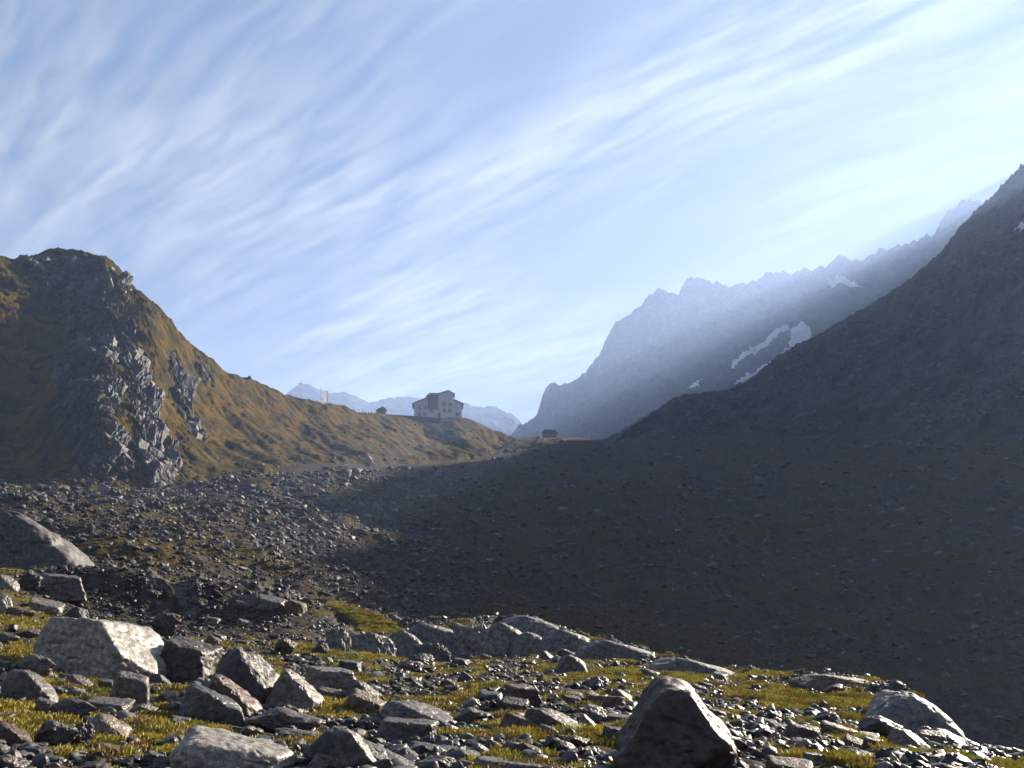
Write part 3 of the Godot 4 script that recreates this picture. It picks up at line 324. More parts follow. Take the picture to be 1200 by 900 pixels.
	["dark boulder with a tan top on the stone field's right side", -27.93, -218.30, 2.13, 21.03, 1.70, 0, 0, "lump", "tan"],
	["bright white flat stone on the shadow's edge of the stone field", -36.51, -246.28, 3.01, 26.49, 2.41, 0, 6, "slab", "white"],
	["white round stone marker standing alone under the grassy knoll", -46.49, -341.34, 2.50, 47.46, 2.00, 0, 0, "lump", "white"],
	["grey boulder at the left edge of the stone field's top", -88.37, -187.54, 2.34, 21.18, 1.87, 0, 0, "lump", "pale"],
	["pink boulder near the lower edge of the stone field", -26.54, -92.25, 1.01, 5.24, 0.81, 0, 0, "lump", "pink"],
	["left pale rock rib standing out of the moss under the crest", -3.66, -28.27, 1.23, 0.85, 1.23, 10, 6, "outcrop", "pale"],
	["second pale rock rib under the crest, with a narrow bright foot", -3.28, -33.17, 1.38, 0.73, 1.38, 10, 6, "dome", "lilac"],
	["broken grey outcrop along the crest above the second rib", -2.60, -34.35, 2.27, 0.93, 1.82, 0, 0, "dome", "lilac"],
	["low fractured ledge below the broken crest outcrop", -2.31, -31.10, 1.15, 0.43, 0.69, 0, 0, "outcrop", "grey"],
	["striped pale outcrop right of the dark cleft in the crest", -1.06, -33.76, 2.15, 0.94, 1.72, 0, 4, "outcrop", "pale"],
	["slanting rock ridge running down right from the crest top", -0.29, -34.02, 1.79, 0.94, 1.25, 0, 8, "dome", "lilac"],
	["rounded crest-top outcrop behind the smooth whaleback hump", 0.61, -35.29, 2.35, 1.13, 1.88, 0, 8, "dome", "lilac"],
	["fissured rock ledge on the crest right of the whaleback hump", 1.73, -33.16, 2.04, 0.75, 1.43, 0, 6, "dome", "lilac"],
	["long grey bedrock ledge on the crest above the pyramid boulder's left", 2.89, -30.40, 2.60, 0.55, 1.56, 0, 8, "dome", "grey"],
	["flat bedrock strip on the falling crest behind the pyramid boulder", 4.42, -26.29, 2.33, 0.27, 1.40, 0, 9, "dome", "grey"],
	["big ice-smoothed rock dome at the right end of the crest", 6.09, -17.03, 1.52, 0.32, 1.83, 0, 20, "dome", "lilac"],
	["low rounded rock shelf on the crest left of the right-hand dome", 6.51, -21.99, 1.82, 0.18, 1.09, 0, 3, "dome", "brown"],
	["pale flat slab on top of the dark bank", -7.80, -34.61, 0.97, 1.81, 0.77, 0, 5, "slab", "lilac"],
	["long polished rock slab slanting down right at the left edge of the stone field", -17.56, -37.55, 6.04, 4.78, 3.63, 0, 20, "dome", "grey"],
	["grey bedrock hump below the polished slab", -17.35, -36.78, 2.47, 3.84, 1.48, 0, 0, "outcrop", "grey"],
]

const SUN_BEARING := 44.0
const SUN_HEIGHT := 24.8

var sun_dir: Vector3
var rng := RandomNumberGenerator.new()
var used := {}
var stone_mats := {}
var rock_cache := {}
var dirs_cache := {}
var ground_grid: Dictionary
var moraine_grid: Dictionary
var hill_grid: Dictionary
var near_grid: Dictionary


func noise(seed_, freq, octaves = 4, kind = FastNoiseLite.TYPE_SIMPLEX_SMOOTH, fractal = FastNoiseLite.FRACTAL_FBM) -> FastNoiseLite:
	var n := FastNoiseLite.new()
	n.seed = seed_; n.frequency = freq; n.noise_type = kind
	n.fractal_type = fractal if octaves > 1 else FastNoiseLite.FRACTAL_NONE
	n.fractal_octaves = octaves
	return n

func numbered(called: String) -> String:
	if not used.has(called):
		used[called] = 0
		return called
	used[called] += 1
	return "%s_%03d" % [called, used[called]]

func tag(o: Node, label := "", category := "", group := "", kind := ""):
	if label != "": o.set_meta("label", label)
	if category != "": o.set_meta("category", category)
	if group != "": o.set_meta("group", group)
	if kind != "": o.set_meta("kind", kind)

func put(called: String, mesh: Mesh, mat: Material, parent: Node = self) -> MeshInstance3D:
	var o := MeshInstance3D.new()
	o.name = numbered(called) if parent == self else called
	o.mesh = mesh
	o.material_override = mat
	parent.add_child(o, true)
	return o

# ------------------------------------------------------------------ light
func make_sky() -> Sky:
	var w := 4096
	var h := 2048
	var streak := noise(11, 1.0, 4)
	var fine := noise(12, 1.0, 4)
	var patch := noise(13, 1.0, 3)
	var data := PackedFloat32Array()
	data.resize(w * h * 3)
	var th := deg_to_rad(CIRRUS_BEARING)
	var ca := cos(th)
	var sa := sin(th)
	for y in h:
		var el := (0.5 - (y + 0.5) / h) * PI
		var se := sin(el)
		var ce := cos(el)
		var up := maxf(se, 0.0)
		var hz := pow(1.0 - up, 3.0)
		var base := Vector3(0.17, 0.35, 0.68).lerp(Vector3(0.42, 0.55, 0.74), hz)
		var thin := clampf((se - 0.02) / 0.12, 0.0, 1.0)
		for x in w:
			var c := base
			if se > -0.02:
				var a := ((x + 0.5) / w - 0.5) * TAU
				var d := Vector3(ce * sin(a), se, -ce * cos(a))
				var cs := clampf(d.dot(sun_dir), -1.0, 1.0)
				var ang := acos(cs)
				var glow := exp(-ang / 0.32)
				# a clear sky is darkest and bluest away from the sun
				c *= 0.40 + 0.60 * pow((1.0 + cs) * 0.5, 1.2)
				c = c.lerp(Vector3.ONE * (c.x + c.y + c.z) / 3.0, minf(glow * 1.6, 0.75)) * (1.0 - 0.25 * glow)
				c += Vector3(0.20, 0.17, 0.13) * glow
				var q := 1.0 / (up + 0.10)
				var px := d.x * q
				var pz := -d.z * q
				var along := px * sa + pz * ca
				var across := px * ca - pz * sa
				var bend := patch.get_noise_2d(along * 0.6 + 7.0, across * 0.6) * 0.04
				var s := streak.get_noise_2d(along * 0.45, (across + bend) * 2.6)
				var p := patch.get_noise_2d(along * 0.40 + 40.0, across * 0.8 + 9.0)
				var veil := clampf(0.48 + s * 0.75 + p * 0.95, 0.0, 1.0)
				var curl := patch.get_noise_2d(along * 5.0 + 3.0, across * 9.0) * 0.010
				bend += curl
				var fib := fine.get_noise_2d(along * 1.3, (across + bend * 1.4) * 9.0) + 0.7 * streak.get_noise_2d(along * 4.0 + 90.0, (across + bend * 1.4 + along * 0.06) * 24.0)
				var v := veil * clampf(0.64 + fib * 0.85, 0.0, 1.25) * thin
				c = c.lerp(Vector3(0.78, 0.79, 0.81) + Vector3(0.10, 0.08, 0.05) * glow, v * 0.70)
			var i := (y * w + x) * 3
			data[i] = c.x
			data[i + 1] = c.y
			data[i + 2] = c.z
	var im := Image.create_from_data(w, h, false, Image.FORMAT_RGBF, data.to_byte_array())
	var m := PanoramaSkyMaterial.new()
	m.panorama = ImageTexture.create_from_image(im)
	var sky := Sky.new()
	sky.sky_material = m
	return sky

const CIRRUS_BEARING := -42.0

# ------------------------------------------------------------------ terrain sheets
func herm(a: float, b: float, c: float, d: float, t: float, ta: float, tb: float, tc: float, td: float) -> float:
	var m1 := (c - a) / (tc - ta) if tc != ta else 0.0
	var m2 := (d - b) / (td - tb) if td != tb else 0.0
	var h := tc - tb
	var t2 := t * t
	var t3 := t2 * t
	return b * (2.0 * t3 - 3.0 * t2 + 1.0) + m1 * h * (t3 - 2.0 * t2 + t) + c * (3.0 * t2 - 2.0 * t3) + m2 * h * (t3 - t2)

func span(stops: Array) -> PackedFloat32Array:
	# [value, count, value, count, value ...] with even steps between the values
	var out := PackedFloat32Array()
	for k in range(0, stops.size() - 1, 2):
		for i in int(stops[k + 1]):
			out.append(lerpf(stops[k], stops[k + 2], float(i) / stops[k + 1]))
	out.append(stops[stops.size() - 1])
	return out

func make_grid(tab: Array, us: PackedFloat32Array, vs: PackedFloat32Array, straight := false) -> Dictionary:
	var nc := tab.size()
	var nv := vs.size()
	var nu := us.size()
	var cr := []
	for row in tab:
		var n: int = (row.size() - 1) / 2
		var pr := PackedVector2Array()
		for v: float in vs:
			var i := mini(int(v), n - 2)
			var t: float = v - i
			var a := maxi(0, i - 1)
			var d := mini(n - 1, i + 2)
			if straight:
				pr.append(Vector2(lerpf(row[1 + 2 * i], row[3 + 2 * i], t), lerpf(row[2 + 2 * i], row[4 + 2 * i], t)))
			else:
				pr.append(Vector2(herm(row[1 + 2 * a], row[1 + 2 * i], row[3 + 2 * i], row[1 + 2 * d], t, a, i, i + 1, d), herm(row[2 + 2 * a], row[2 + 2 * i], row[4 + 2 * i], row[2 + 2 * d], t, a, i, i + 1, d)))
		cr.append(pr)
	var pos := PackedVector3Array()
	pos.resize(nu * nv)
	var ci := 0
	for iu in nu:
		var u := us[iu]
		while ci < nc - 2 and tab[ci + 1][0] < u:
			ci += 1
		var ka := maxi(0, ci - 1)
		var kd := mini(nc - 1, ci + 2)
		var za: float = tab[ka][0]
		var zb: float = tab[ci][0]
		var zc: float = tab[ci + 1][0]
		var zd: float = tab[kd][0]
		var t := clampf((u - zb) / (zc - zb), 0.0, 1.0)
		var pa: PackedVector2Array = cr[ka]
		var pb: PackedVector2Array = cr[ci]
		var pc: PackedVector2Array = cr[ci + 1]
		var pd: PackedVector2Array = cr[kd]
		var s := sin(deg_to_rad(u))
		var c := cos(deg_to_rad(u))
		for iv in nv:
			var r: float
			var h: float
			if straight:
				r = lerpf(pb[iv].x, pc[iv].x, t)
				h = lerpf(pb[iv].y, pc[iv].y, t)
			else:
				r = herm(pa[iv].x, pb[iv].x, pc[iv].x, pd[iv].x, t, za, zb, zc, zd)
				h = herm(pa[iv].y, pb[iv].y, pc[iv].y, pd[iv].y, t, za, zb, zc, zd)
			pos[iu * nv + iv] = Vector3(r * s, h, -r * c)
	return {"nu": nu, "nv": nv, "us": us, "vs": vs, "pos": pos}

func grid_normals(g: Dictionary) -> PackedVector3Array:
	var nu: int = g.nu
	var nv: int = g.nv
	var pos: PackedVector3Array = g.pos
	var out := PackedVector3Array()
	out.resize(nu * nv)
	for iu in nu:
		var a := maxi(iu - 1, 0) * nv
		var b := mini(iu + 1, nu - 1) * nv
		var k := iu * nv
		for iv in nv:
			var du := pos[b + iv] - pos[a + iv]
			var dv := pos[k + mini(iv + 1, nv - 1)] - pos[k + maxi(iv - 1, 0)]
			out[k + iv] = du.cross(dv).normalized()
	return out

func grid_mesh(g: Dictionary, colors: PackedColorArray, keep := PackedByteArray()) -> ArrayMesh:
	var nu: int = g.nu
	var nv: int = g.nv
	var idx := PackedInt32Array()
	for iu in nu - 1:
		for iv in nv - 1:
			var p := iu * nv + iv
			if keep.size() > 0 and not (keep[p] and keep[p + 1] and keep[p + nv] and keep[p + nv + 1]):
				continue
			idx.append_array([p, p + 1, p + nv, p + 1, p + nv + 1, p + nv])
	var arr := []
	arr.resize(Mesh.ARRAY_MAX)
	arr[Mesh.ARRAY_VERTEX] = g.pos
	arr[Mesh.ARRAY_NORMAL] = g.normals
	if colors.size() > 0: arr[Mesh.ARRAY_COLOR] = colors
	arr[Mesh.ARRAY_INDEX] = idx
	var m := ArrayMesh.new()
	m.add_surface_from_arrays(Mesh.PRIMITIVE_TRIANGLES, arr)
	return m

func grid_height(g: Dictionary, x: float, z: float) -> float:
	var a := rad_to_deg(atan2(x, -z))
	var r := Vector2(x, z).length()
	var us: PackedFloat32Array = g.us
	var iu := clampi(us.bsearch(a) , 1, us.size() - 1)
	var t := clampf((a - us[iu - 1]) / (us[iu] - us[iu - 1]), 0.0, 1.0)
	var nv: int = g.nv
	var pos: PackedVector3Array = g.pos
	var hs := []
	for k in [iu - 1, iu]:
		var h := 0.0
		for iv in range(1, nv):
			var p := pos[k * nv + iv]
			var pr := Vector2(p.x, p.z).length()
			if pr >= r or iv == nv - 1:
				var q := pos[k * nv + iv - 1]
				var qr := Vector2(q.x, q.z).length()
				h = lerpf(q.y, p.y, clampf((r - qr) / maxf(pr - qr, 0.0001), 0.0, 1.0))
				break
		hs.append(h)
	return lerpf(hs[0], hs[1], t)

# ------------------------------------------------------------------ materials
func grain(seed_: int, low: float, high: float, f1: float, f2: float, size := 512) -> Array:
	# [colour texture, normal texture] of a mottled, speckled mineral surface
	var n1 := noise(seed_, f1, 5)
	var n2 := noise(seed_ + 1, f2, 5)
	var n3 := noise(seed_ + 2, f2 * 0.6, 2, FastNoiseLite.TYPE_CELLULAR)
	var a := n1.get_seamless_image(size, size).get_data()
	var b := n2.get_seamless_image(size, size).get_data()
	var c := n3.get_seamless_image(size, size).get_data()
	var out := PackedByteArray()
	out.resize(size * size)
	for i in size * size:
		var v := (a[i] * 0.55 + b[i] * 0.33 + c[i] * 0.12) / 255.0
		out[i] = clampi(int(255.0 * lerpf(low, high, clampf((v - 0.5) * 1.9 + 0.5, 0.0, 1.0))), 0, 255)
	var im := Image.create_from_data(size, size, false, Image.FORMAT_L8, out)
	var nm: Image = im.duplicate()
	nm.convert(Image.FORMAT_RGBA8)
	nm.bump_map_to_normal_map(5.0)
	im.convert(Image.FORMAT_RGB8)
	return [ImageTexture.create_from_image(im), ImageTexture.create_from_image(nm)]

func stone_material(tex: Array, color: Color, rough: float, scale_: float, world := false, bump := 1.0, vertex := false) -> StandardMaterial3D:
	var m := StandardMaterial3D.new()
	m.albedo_color = color.linear_to_srgb()
	m.albedo_texture = tex[0]
	m.normal_enabled = true
	m.normal_texture = tex[1]
	m.normal_scale = bump
	m.roughness = rough
	m.uv1_triplanar = true
	m.uv1_world_triplanar = world
	m.uv1_scale = Vector3.ONE * scale_
	m.vertex_color_use_as_albedo = vertex
	return m

func plain(color: Color, rough := 0.8, metal := 0.0) -> StandardMaterial3D:
	var m := StandardMaterial3D.new()
	m.albedo_color = color.linear_to_srgb()
	m.roughness = rough
	m.metallic = metal
	return m

# ------------------------------------------------------------------ rocks
func sphere_dirs(level: int) -> Array:
	if dirs_cache.has(level): return dirs_cache[level]
	var t := (1.0 + sqrt(5.0)) / 2.0
	var v := []
	for p in [[-1, t, 0], [1, t, 0], [-1, -t, 0], [1, -t, 0], [0, -1, t], [0, 1, t], [0, -1, -t], [0, 1, -t], [t, 0, -1], [t, 0, 1], [-t, 0, -1], [-t, 0, 1]]:
		v.append(Vector3(p[0], p[1], p[2]).normalized())
	var f := [[0, 11, 5], [0, 5, 1], [0, 1, 7], [0, 7, 10], [0, 10, 11], [1, 5, 9], [5, 11, 4], [11, 10, 2], [10, 7, 6], [7, 1, 8], [3, 9, 4], [3, 4, 2], [3, 2, 6], [3, 6, 8], [3, 8, 9], [4, 9, 5], [2, 4, 11], [6, 2, 10], [8, 6, 7], [9, 8, 1]]
	for l in level:
		var mid := {}
		var nf := []
		for q in f:
			var e := []
			for k in 3:
				var a: int = q[k]
				var b: int = q[(k + 1) % 3]
				var key := mini(a, b) * 100000 + maxi(a, b)
				if not mid.has(key):
					mid[key] = v.size()
					v.append(((v[a] + v[b]) * 0.5).normalized())
				e.append(mid[key])
			nf.append([q[0], e[0], e[2]]); nf.append([q[1], e[1], e[0]]); nf.append([q[2], e[2], e[1]]); nf.append(e)
		f = nf
	dirs_cache[level] = [v, f]
	return dirs_cache[level]

func rock_mesh(planes: Array, sharp: float, rough: float, seed_: int, level := 3, ribs := 0.0, flat := false) -> ArrayMesh:
	# a body bounded by planes [normal, distance] with worn edges and a rough skin, filling x,z -0.5..0.5 and y 0..1
	var sd := sphere_dirs(level)
	var n1 := noise(seed_, 0.9, 3)
	var n2 := noise(seed_ + 5, 3.2, 3)
	var n3 := noise(seed_ + 9, 2.2, 2, FastNoiseLite.TYPE_CELLULAR)
	var n4 := noise(seed_ + 13, 1.1, 3, FastNoiseLite.TYPE_SIMPLEX_SMOOTH, FastNoiseLite.FRACTAL_RIDGED)
	var n5 := noise(seed_ + 17, 9.0, 3)
	var pts := PackedVector3Array()
	var lo := Vector3.ONE * 1e9
	var hi := -lo
	for v: Vector3 in sd[0]:
		var s := 0.0
		for p in planes:
			var k: float = v.dot(p[0]) / p[1]
			if k > 0.0: s += pow(k, sharp)
		var r := pow(s, -1.0 / sharp)
		var w := v * r
		r *= 1.0 + rough * (n1.get_noise_3dv(w * 1.3) * 1.1 + n2.get_noise_3dv(w) * 0.45 + n3.get_noise_3dv(w) * 0.35)
		if level > 3: r *= 1.0 - 0.07 * smoothstep(0.62, 0.95, n4.get_noise_3d(w.x, w.y * 1.6, w.z)) + 0.018 * n5.get_noise_3dv(w)
		if ribs > 0.0:
			r *= 1.0 + ribs * n3.get_noise_3d(w.x * 2.2 + w.y * 0.5, w.y * 0.7, w.z * 1.8)
		w = v * r
		pts.append(w)
		lo = lo.min(w)
		hi = hi.max(w)
	var size := hi - lo
	for i in pts.size():
		var q := (pts[i] - lo) / size
		pts[i] = Vector3(q.x - 0.5, q.y, q.z - 0.5)
	var idx := PackedInt32Array()
	for q in sd[1]:
		idx.append(q[0]); idx.append(q[2]); idx.append(q[1])
	if (pts[idx[1]] - pts[idx[0]]).cross(pts[idx[2]] - pts[idx[0]]).dot(pts[idx[0]] - Vector3(0, 0.5, 0)) > 0.0:
		for i in range(0, idx.size(), 3):
			var k := idx[i + 1]
			idx[i + 1] = idx[i + 2]
			idx[i + 2] = k
	var arr := []
	arr.resize(Mesh.ARRAY_MAX)
	if flat:
		var fp := PackedVector3Array()
		var fn := PackedVector3Array()
		for i in range(0, idx.size(), 3):
			var n := (pts[idx[i + 2]] - pts[idx[i]]).cross(pts[idx[i + 1]] - pts[idx[i]]).normalized()
			for k in 3:
				fp.append(pts[idx[i + k]])
				fn.append(n)
		arr[Mesh.ARRAY_VERTEX] = fp
		arr[Mesh.ARRAY_NORMAL] = fn
	else:
		var nn := PackedVector3Array()
		nn.resize(pts.size())
		for i in range(0, idx.size(), 3):
			var n := (pts[idx[i + 2]] - pts[idx[i]]).cross(pts[idx[i + 1]] - pts[idx[i]])
			for k in 3: nn[idx[i + k]] += n
		for i in nn.size(): nn[i] = nn[i].normalized()
		arr[Mesh.ARRAY_VERTEX] = pts
		arr[Mesh.ARRAY_NORMAL] = nn
		arr[Mesh.ARRAY_INDEX] = idx
	var m := ArrayMesh.new()
	m.add_surface_from_arrays(Mesh.PRIMITIVE_TRIANGLES, arr)
	return m

func pl(x: float, y: float, z: float, d: float) -> Array:
	return [Vector3(x, y, z).normalized(), d]

func random_planes(r: RandomNumberGenerator, n: int, lo: float, hi: float) -> Array:
	var out := []
	for i in n:
		var y := 1.0 - 2.0 * (i + 0.5) / n
		var a := i * 2.39996 + r.randf_range(-0.5, 0.5)
		var s := sqrt(1.0 - y * y)
		out.append([Vector3(s * cos(a), y + r.randf_range(-0.25, 0.25), s * sin(a)).normalized(), r.randf_range(lo, hi)])
	return out

func rock_of(shape: String, variant: int) -> ArrayMesh:
	var key := "%s%d" % [shape, variant]
	if rock_cache.has(key): return rock_cache[key]
	var r := RandomNumberGenerator.new()
	r.seed = hash(key)
	var m: ArrayMesh
	var sd := 100 + variant * 31 + shape.length() * 7
	match shape:
		"white_slab":
			m = rock_mesh([pl(0.74, 0.60, 0.32, 0.44), pl(-0.36, 0.20, 0.90, 0.46), pl(0.1, 1, -0.1, 0.52), pl(-0.85, 0.5, 0.1, 0.95), pl(-1, 0, 0.2, 1.15), pl(0, 0, -1, 0.7), pl(1, -0.1, 0.1, 0.95), pl(0, -1, 0, 0.6), pl(0.45, -0.25, 0.85, 0.72)] + random_planes(r, 14, 0.72, 1.05), 26.0, 0.085, 7, 5, 0.05)
		"pyramid":
			m = rock_mesh([pl(0.80, 0.58, 0.08, 0.50), pl(-0.30, 0.24, 0.92, 0.52), pl(-0.86, 0.50, 0.15, 0.56), pl(-0.1, 0.3, -1, 0.6), pl(0.35, 1, 0.1, 0.70), pl(-0.25, 1, 0.2, 0.78), pl(0, -1, 0, 0.62), pl(0.98, 0.12, 0.1, 0.68), pl(-1, -0.2, 0, 0.9)] + random_planes(r, 14, 0.68, 0.95), 20.0, 0.11, 21, 5, 0.05)
		"slate":
			m = rock_mesh([pl(0.05, 0.92, 0.38, 0.30), pl(-0.1, 0.25, 1, 0.45), pl(0, 1, -0.2, 0.36), pl(-1, 0.3, 0, 1.1), pl(1, 0.1, 0.2, 1.0), pl(0, 0, -1, 0.7), pl(0, -1, 0, 0.5), pl(0.6, 0.5, 0.6, 0.95)] + random_planes(r, 10, 0.9, 1.2), 22.0, 0.06, 33, 5, 0.05)
		"slope":
			# steep on the left, one long worn face falling to the right
			var ps := [pl(r.randf_range(0.42, 0.62), 0.85, r.randf_range(0.0, 0.3), 0.40), pl(-0.75, r.randf_range(0.3, 0.7), r.randf_range(0.1, 0.5), 0.62), pl(r.randf_range(-0.3, 0.1), r.randf_range(0.15, 0.5), 1, 0.56), pl(0, 0.2, -1, 0.6), pl(1, 0.05, r.randf_range(-0.2, 0.4), 1.05), pl(0, -1, 0, 0.5), pl(-1, 0, 0, 0.95), pl(r.randf_range(-0.1, 0.2), 1, 0, 0.55)]
			m = rock_mesh(ps + random_planes(r, 9, 0.8, 1.15), r.randf_range(8.0, 16.0), 0.12, sd, 5, 0.04)
		"slab":
			var ps := [pl(r.randf_range(-0.1, 0.25), 1, r.randf_range(-0.1, 0.25), 0.34), pl(r.randf_range(-0.3, 0.3), 0.3, 1, 0.6), pl(-1, 0.3, 0.1, 0.95), pl(1, 0.15, 0.2, 0.95), pl(0, 0.1, -1, 0.62), pl(0, -1, 0, 0.4)]
			m = rock_mesh(ps + random_planes(r, 9, 0.7, 1.1), r.randf_range(10.0, 18.0), 0.11, sd, 5, 0.04)
		"cube":
			var ps := [pl(0.1, 1, 0.12, 0.55), pl(-0.15, 0.08, 1, 0.6), pl(1, 0.22, 0.1, 0.66), pl(-1, 0.2, 0.05, 0.66), pl(0, 0, -1, 0.6), pl(0, -1, 0, 0.6)]
			m = rock_mesh(ps + random_planes(r, 8, 0.78, 1.05), 18.0, 0.09, sd, 5)
		"block":
			var ps := [pl(0.15, 1, 0.1, 0.5), pl(-0.1, 0.15, 1, 0.6), pl(1, 0.3, 0.3, 0.8), pl(-1, 0.35, 0, 0.85), pl(0, 0, -1, 0.6), pl(0, -1, 0, 0.55)]
			m = rock_mesh(ps + random_planes(r, 8, 0.75, 1.05), 14.0, 0.11, sd, 5)
		"rough":
			m = rock_mesh(random_planes(r, 12, 0.6, 0.9), 12.0, 0.20, sd, 5)
		"dome":
			var ps := [pl(-0.1, 0.5, 1, 0.5), pl(0.35, 0.9, 0.1, 0.46), pl(-0.8, 0.6, 0.2, 0.7), pl(1, 0.4, 0, 0.8), pl(0, 1, -0.3, 0.5), pl(0, 0, -1, 0.8), pl(0, -1, 0, 0.5)]
			m = rock_mesh(ps + random_planes(r, 6, 0.9, 1.1), 9.0, 0.08, sd, 5)
		"rib":
			m = rock_mesh([pl(1, 0.55, 0.35, 0.42), pl(-1, 0.4, 0.3, 0.45), pl(0.15, 0.75, 0.7, 0.62), pl(0, 1, -0.4, 0.8), pl(0, 0, -1, 0.9), pl(0, -1, 0, 0.8)] + random_planes(r, 9, 0.6, 0.95), 18.0, 0.2, sd, 5, 0.35)
		"outcrop":
			m = rock_mesh([pl(0.2, 0.7, 0.7, 0.5), pl(-0.5, 0.5, 0.7, 0.55), pl(0.6, 0.8, 0.2, 0.6), pl(0, 1, -0.2, 0.55), pl(0, 0, -1, 0.8), pl(1, 0, 0, 1.1), pl(-1, 0.2, 0, 1.1), pl(0, -1, 0, 0.5)] + random_planes(r, 8, 0.65, 1.0), 18.0, 0.22, sd, 5, 0.42)
		"slabface":
			m = rock_mesh([pl(0.52, 0.75, 0.42, 0.45), pl(-0.2, 0.3, 1, 0.52), pl(0, 0, -1, 0.7), pl(-1, 0.4, 0, 1.0), pl(1, 0, 0, 1.3), pl(0, -1, 0, 0.6), pl(0, 1, 0, 0.7)], 22.0, 0.13, sd, 5, 0.3)
		_:
			m = rock_mesh(random_planes(r, 11, 0.62, 0.92), r.randf_range(7.0, 12.0), 0.13, sd, 5)
	rock_cache[key] = m
	return m

func add_boulder(called: String, label: String, category: String, group: String, x: float, z: float, size: Vector3, yaw: float, roll: float, shape: String, stone: String, variant: int, grid: Dictionary, sink := 0.14, by_top := false):
	var o := put(called, rock_of(shape, variant), stone_mats[stone])
	var tilt := absf(sin(deg_to_rad(roll))) * size.x * 0.28
	var r := Vector2(x, z).length()
	var k := (r - size.z * 0.3) / r
	var y := minf(grid_height(grid, x * k, z * k), grid_height(grid, x, z))
	if by_top: size.y = maxf(size.y - y, size.x * 0.12)
	o.transform = Transform3D(Basis(Vector3.UP, deg_to_rad(yaw) - atan2(x, -z) * 0.6) * Basis(Vector3.BACK, -deg_to_rad(roll)) * Basis.from_scale(size * Vector3(1, 1.0 + sink, 1)), Vector3(x, y - size.y * sink - tilt * 0.5, z))
	tag(o, label, category, group)
	return o

# ------------------------------------------------------------------ box work for the hut
func prism(poly: PackedVector2Array, z0: float, z1: float) -> ArrayMesh:
	# the outline in x,y (counter-clockwise) drawn out from z0 (front) back to z1
	var st := SurfaceTool.new()
	st.begin(Mesh.PRIMITIVE_TRIANGLES)
	st.set_smooth_group(-1)
	var tri := Geometry2D.triangulate_polygon(poly)
	for i in range(0, tri.size(), 3):
		var a := poly[tri[i]]
		var b := poly[tri[i + 1]]
		var c := poly[tri[i + 2]]
		if (b - a).cross(c - a) > 0.0:
			var k := b
			b = c
			c = k
		for p in [a, b, c]: st.add_vertex(Vector3(p.x, p.y, z0))
		for p in [a, c, b]: st.add_vertex(Vector3(p.x, p.y, z1))
	var n := poly.size()
	for i in n:
		var a := poly[i]
		var b := poly[(i + 1) % n]
		for p in [Vector3(a.x, a.y, z0), Vector3(b.x, b.y, z1), Vector3(b.x, b.y, z0), Vector3(a.x, a.y, z0), Vector3(a.x, a.y, z1), Vector3(b.x, b.y, z1)]: st.add_vertex(p)
	st.generate_normals()
	return st.commit()

func box_mesh(w: float, h: float, d: float) -> BoxMesh:
	var b := BoxMesh.new()
	b.size = Vector3(w, h, d)
	return b

func part(parent: Node, called: String, mesh: Mesh, mat: Material, at := Vector3.ZERO) -> MeshInstance3D:
	var o := put(called, mesh, mat, parent)
	o.position = at
	return o

func base(called: String, at: Vector3, yaw := 0.0) -> Node3D:
	var o := Node3D.new()
	o.name = numbered(called)
	o.position = at
	o.rotation.y = yaw
	add_child(o)
	return o

func roof_slab(a: Vector2, b: Vector2, thick: float, z0: float, z1: float) -> ArrayMesh:
	var n := (b - a).orthogonal().normalized()
	if n.y < 0.0: n = -n
	if a.x > b.x:
		var k := a
		a = b
		b = k
	return prism(PackedVector2Array([a, b, b + n * thick, a + n * thick]), z0, z1)

func add_window(wall: Node3D, x: float, y: float, z: float, w: float, h: float, frame: Material, pane: Material):
	var f := part(wall, "window", prism(PackedVector2Array([Vector2(-w / 2 - 0.12, -h / 2 - 0.12), Vector2(w / 2 + 0.12, -h / 2 - 0.12), Vector2(w / 2 + 0.12, h / 2 + 0.12), Vector2(-w / 2 - 0.12, h / 2 + 0.12)]), 0.06, -0.05), frame, Vector3(x, y, z))
	part(f, "pane", box_mesh(w, h, 0.05), pane, Vector3(0, 0, 0.055))
	part(f, "sill", box_mesh(w + 0.5, 0.12, 0.25), frame, Vector3(0, -h / 2 - 0.2, 0.12))

func scatter(called: String, label: String, category: String, meshes: Array, mat: Material, xforms: Array, colors: Array):
	# things too many to count: one object for each mesh kind
	var mm := MultiMesh.new()
	mm.transform_format = MultiMesh.TRANSFORM_3D
	mm.use_colors = true
	mm.mesh = meshes[0]
	mm.instance_count = xforms.size()
	for i in xforms.size():
		mm.set_instance_transform(i, xforms[i])
		mm.set_instance_color(i, colors[i])
	var o := MultiMeshInstance3D.new()
	o.name = numbered(called)
	o.multimesh = mm
	o.material_override = mat
	add_child(o)
	tag(o, label, category, "", "stuff")
	return o

func line_distance(p: Vector2, line: Array, k: float) -> float:
	var best := 1e9
	for i in line.size() - 1:
		var a := Vector2(line[i].x, line[i].y * k)
		var b := Vector2(line[i + 1].x, line[i + 1].y * k)
		var c := Geometry2D.get_closest_point_to_segment(Vector2(p.x, p.y * k), a, b)
		best = minf(best, c.distance_to(Vector2(p.x, p.y * k)))
	return best

func smooth(a: float, b: float, x: float) -> float:
	return smoothstep(a, b, x)

func mixc(a: Color, b: Color, t: float) -> Color:
	return a.lerp(b, clampf(t, 0.0, 1.0))

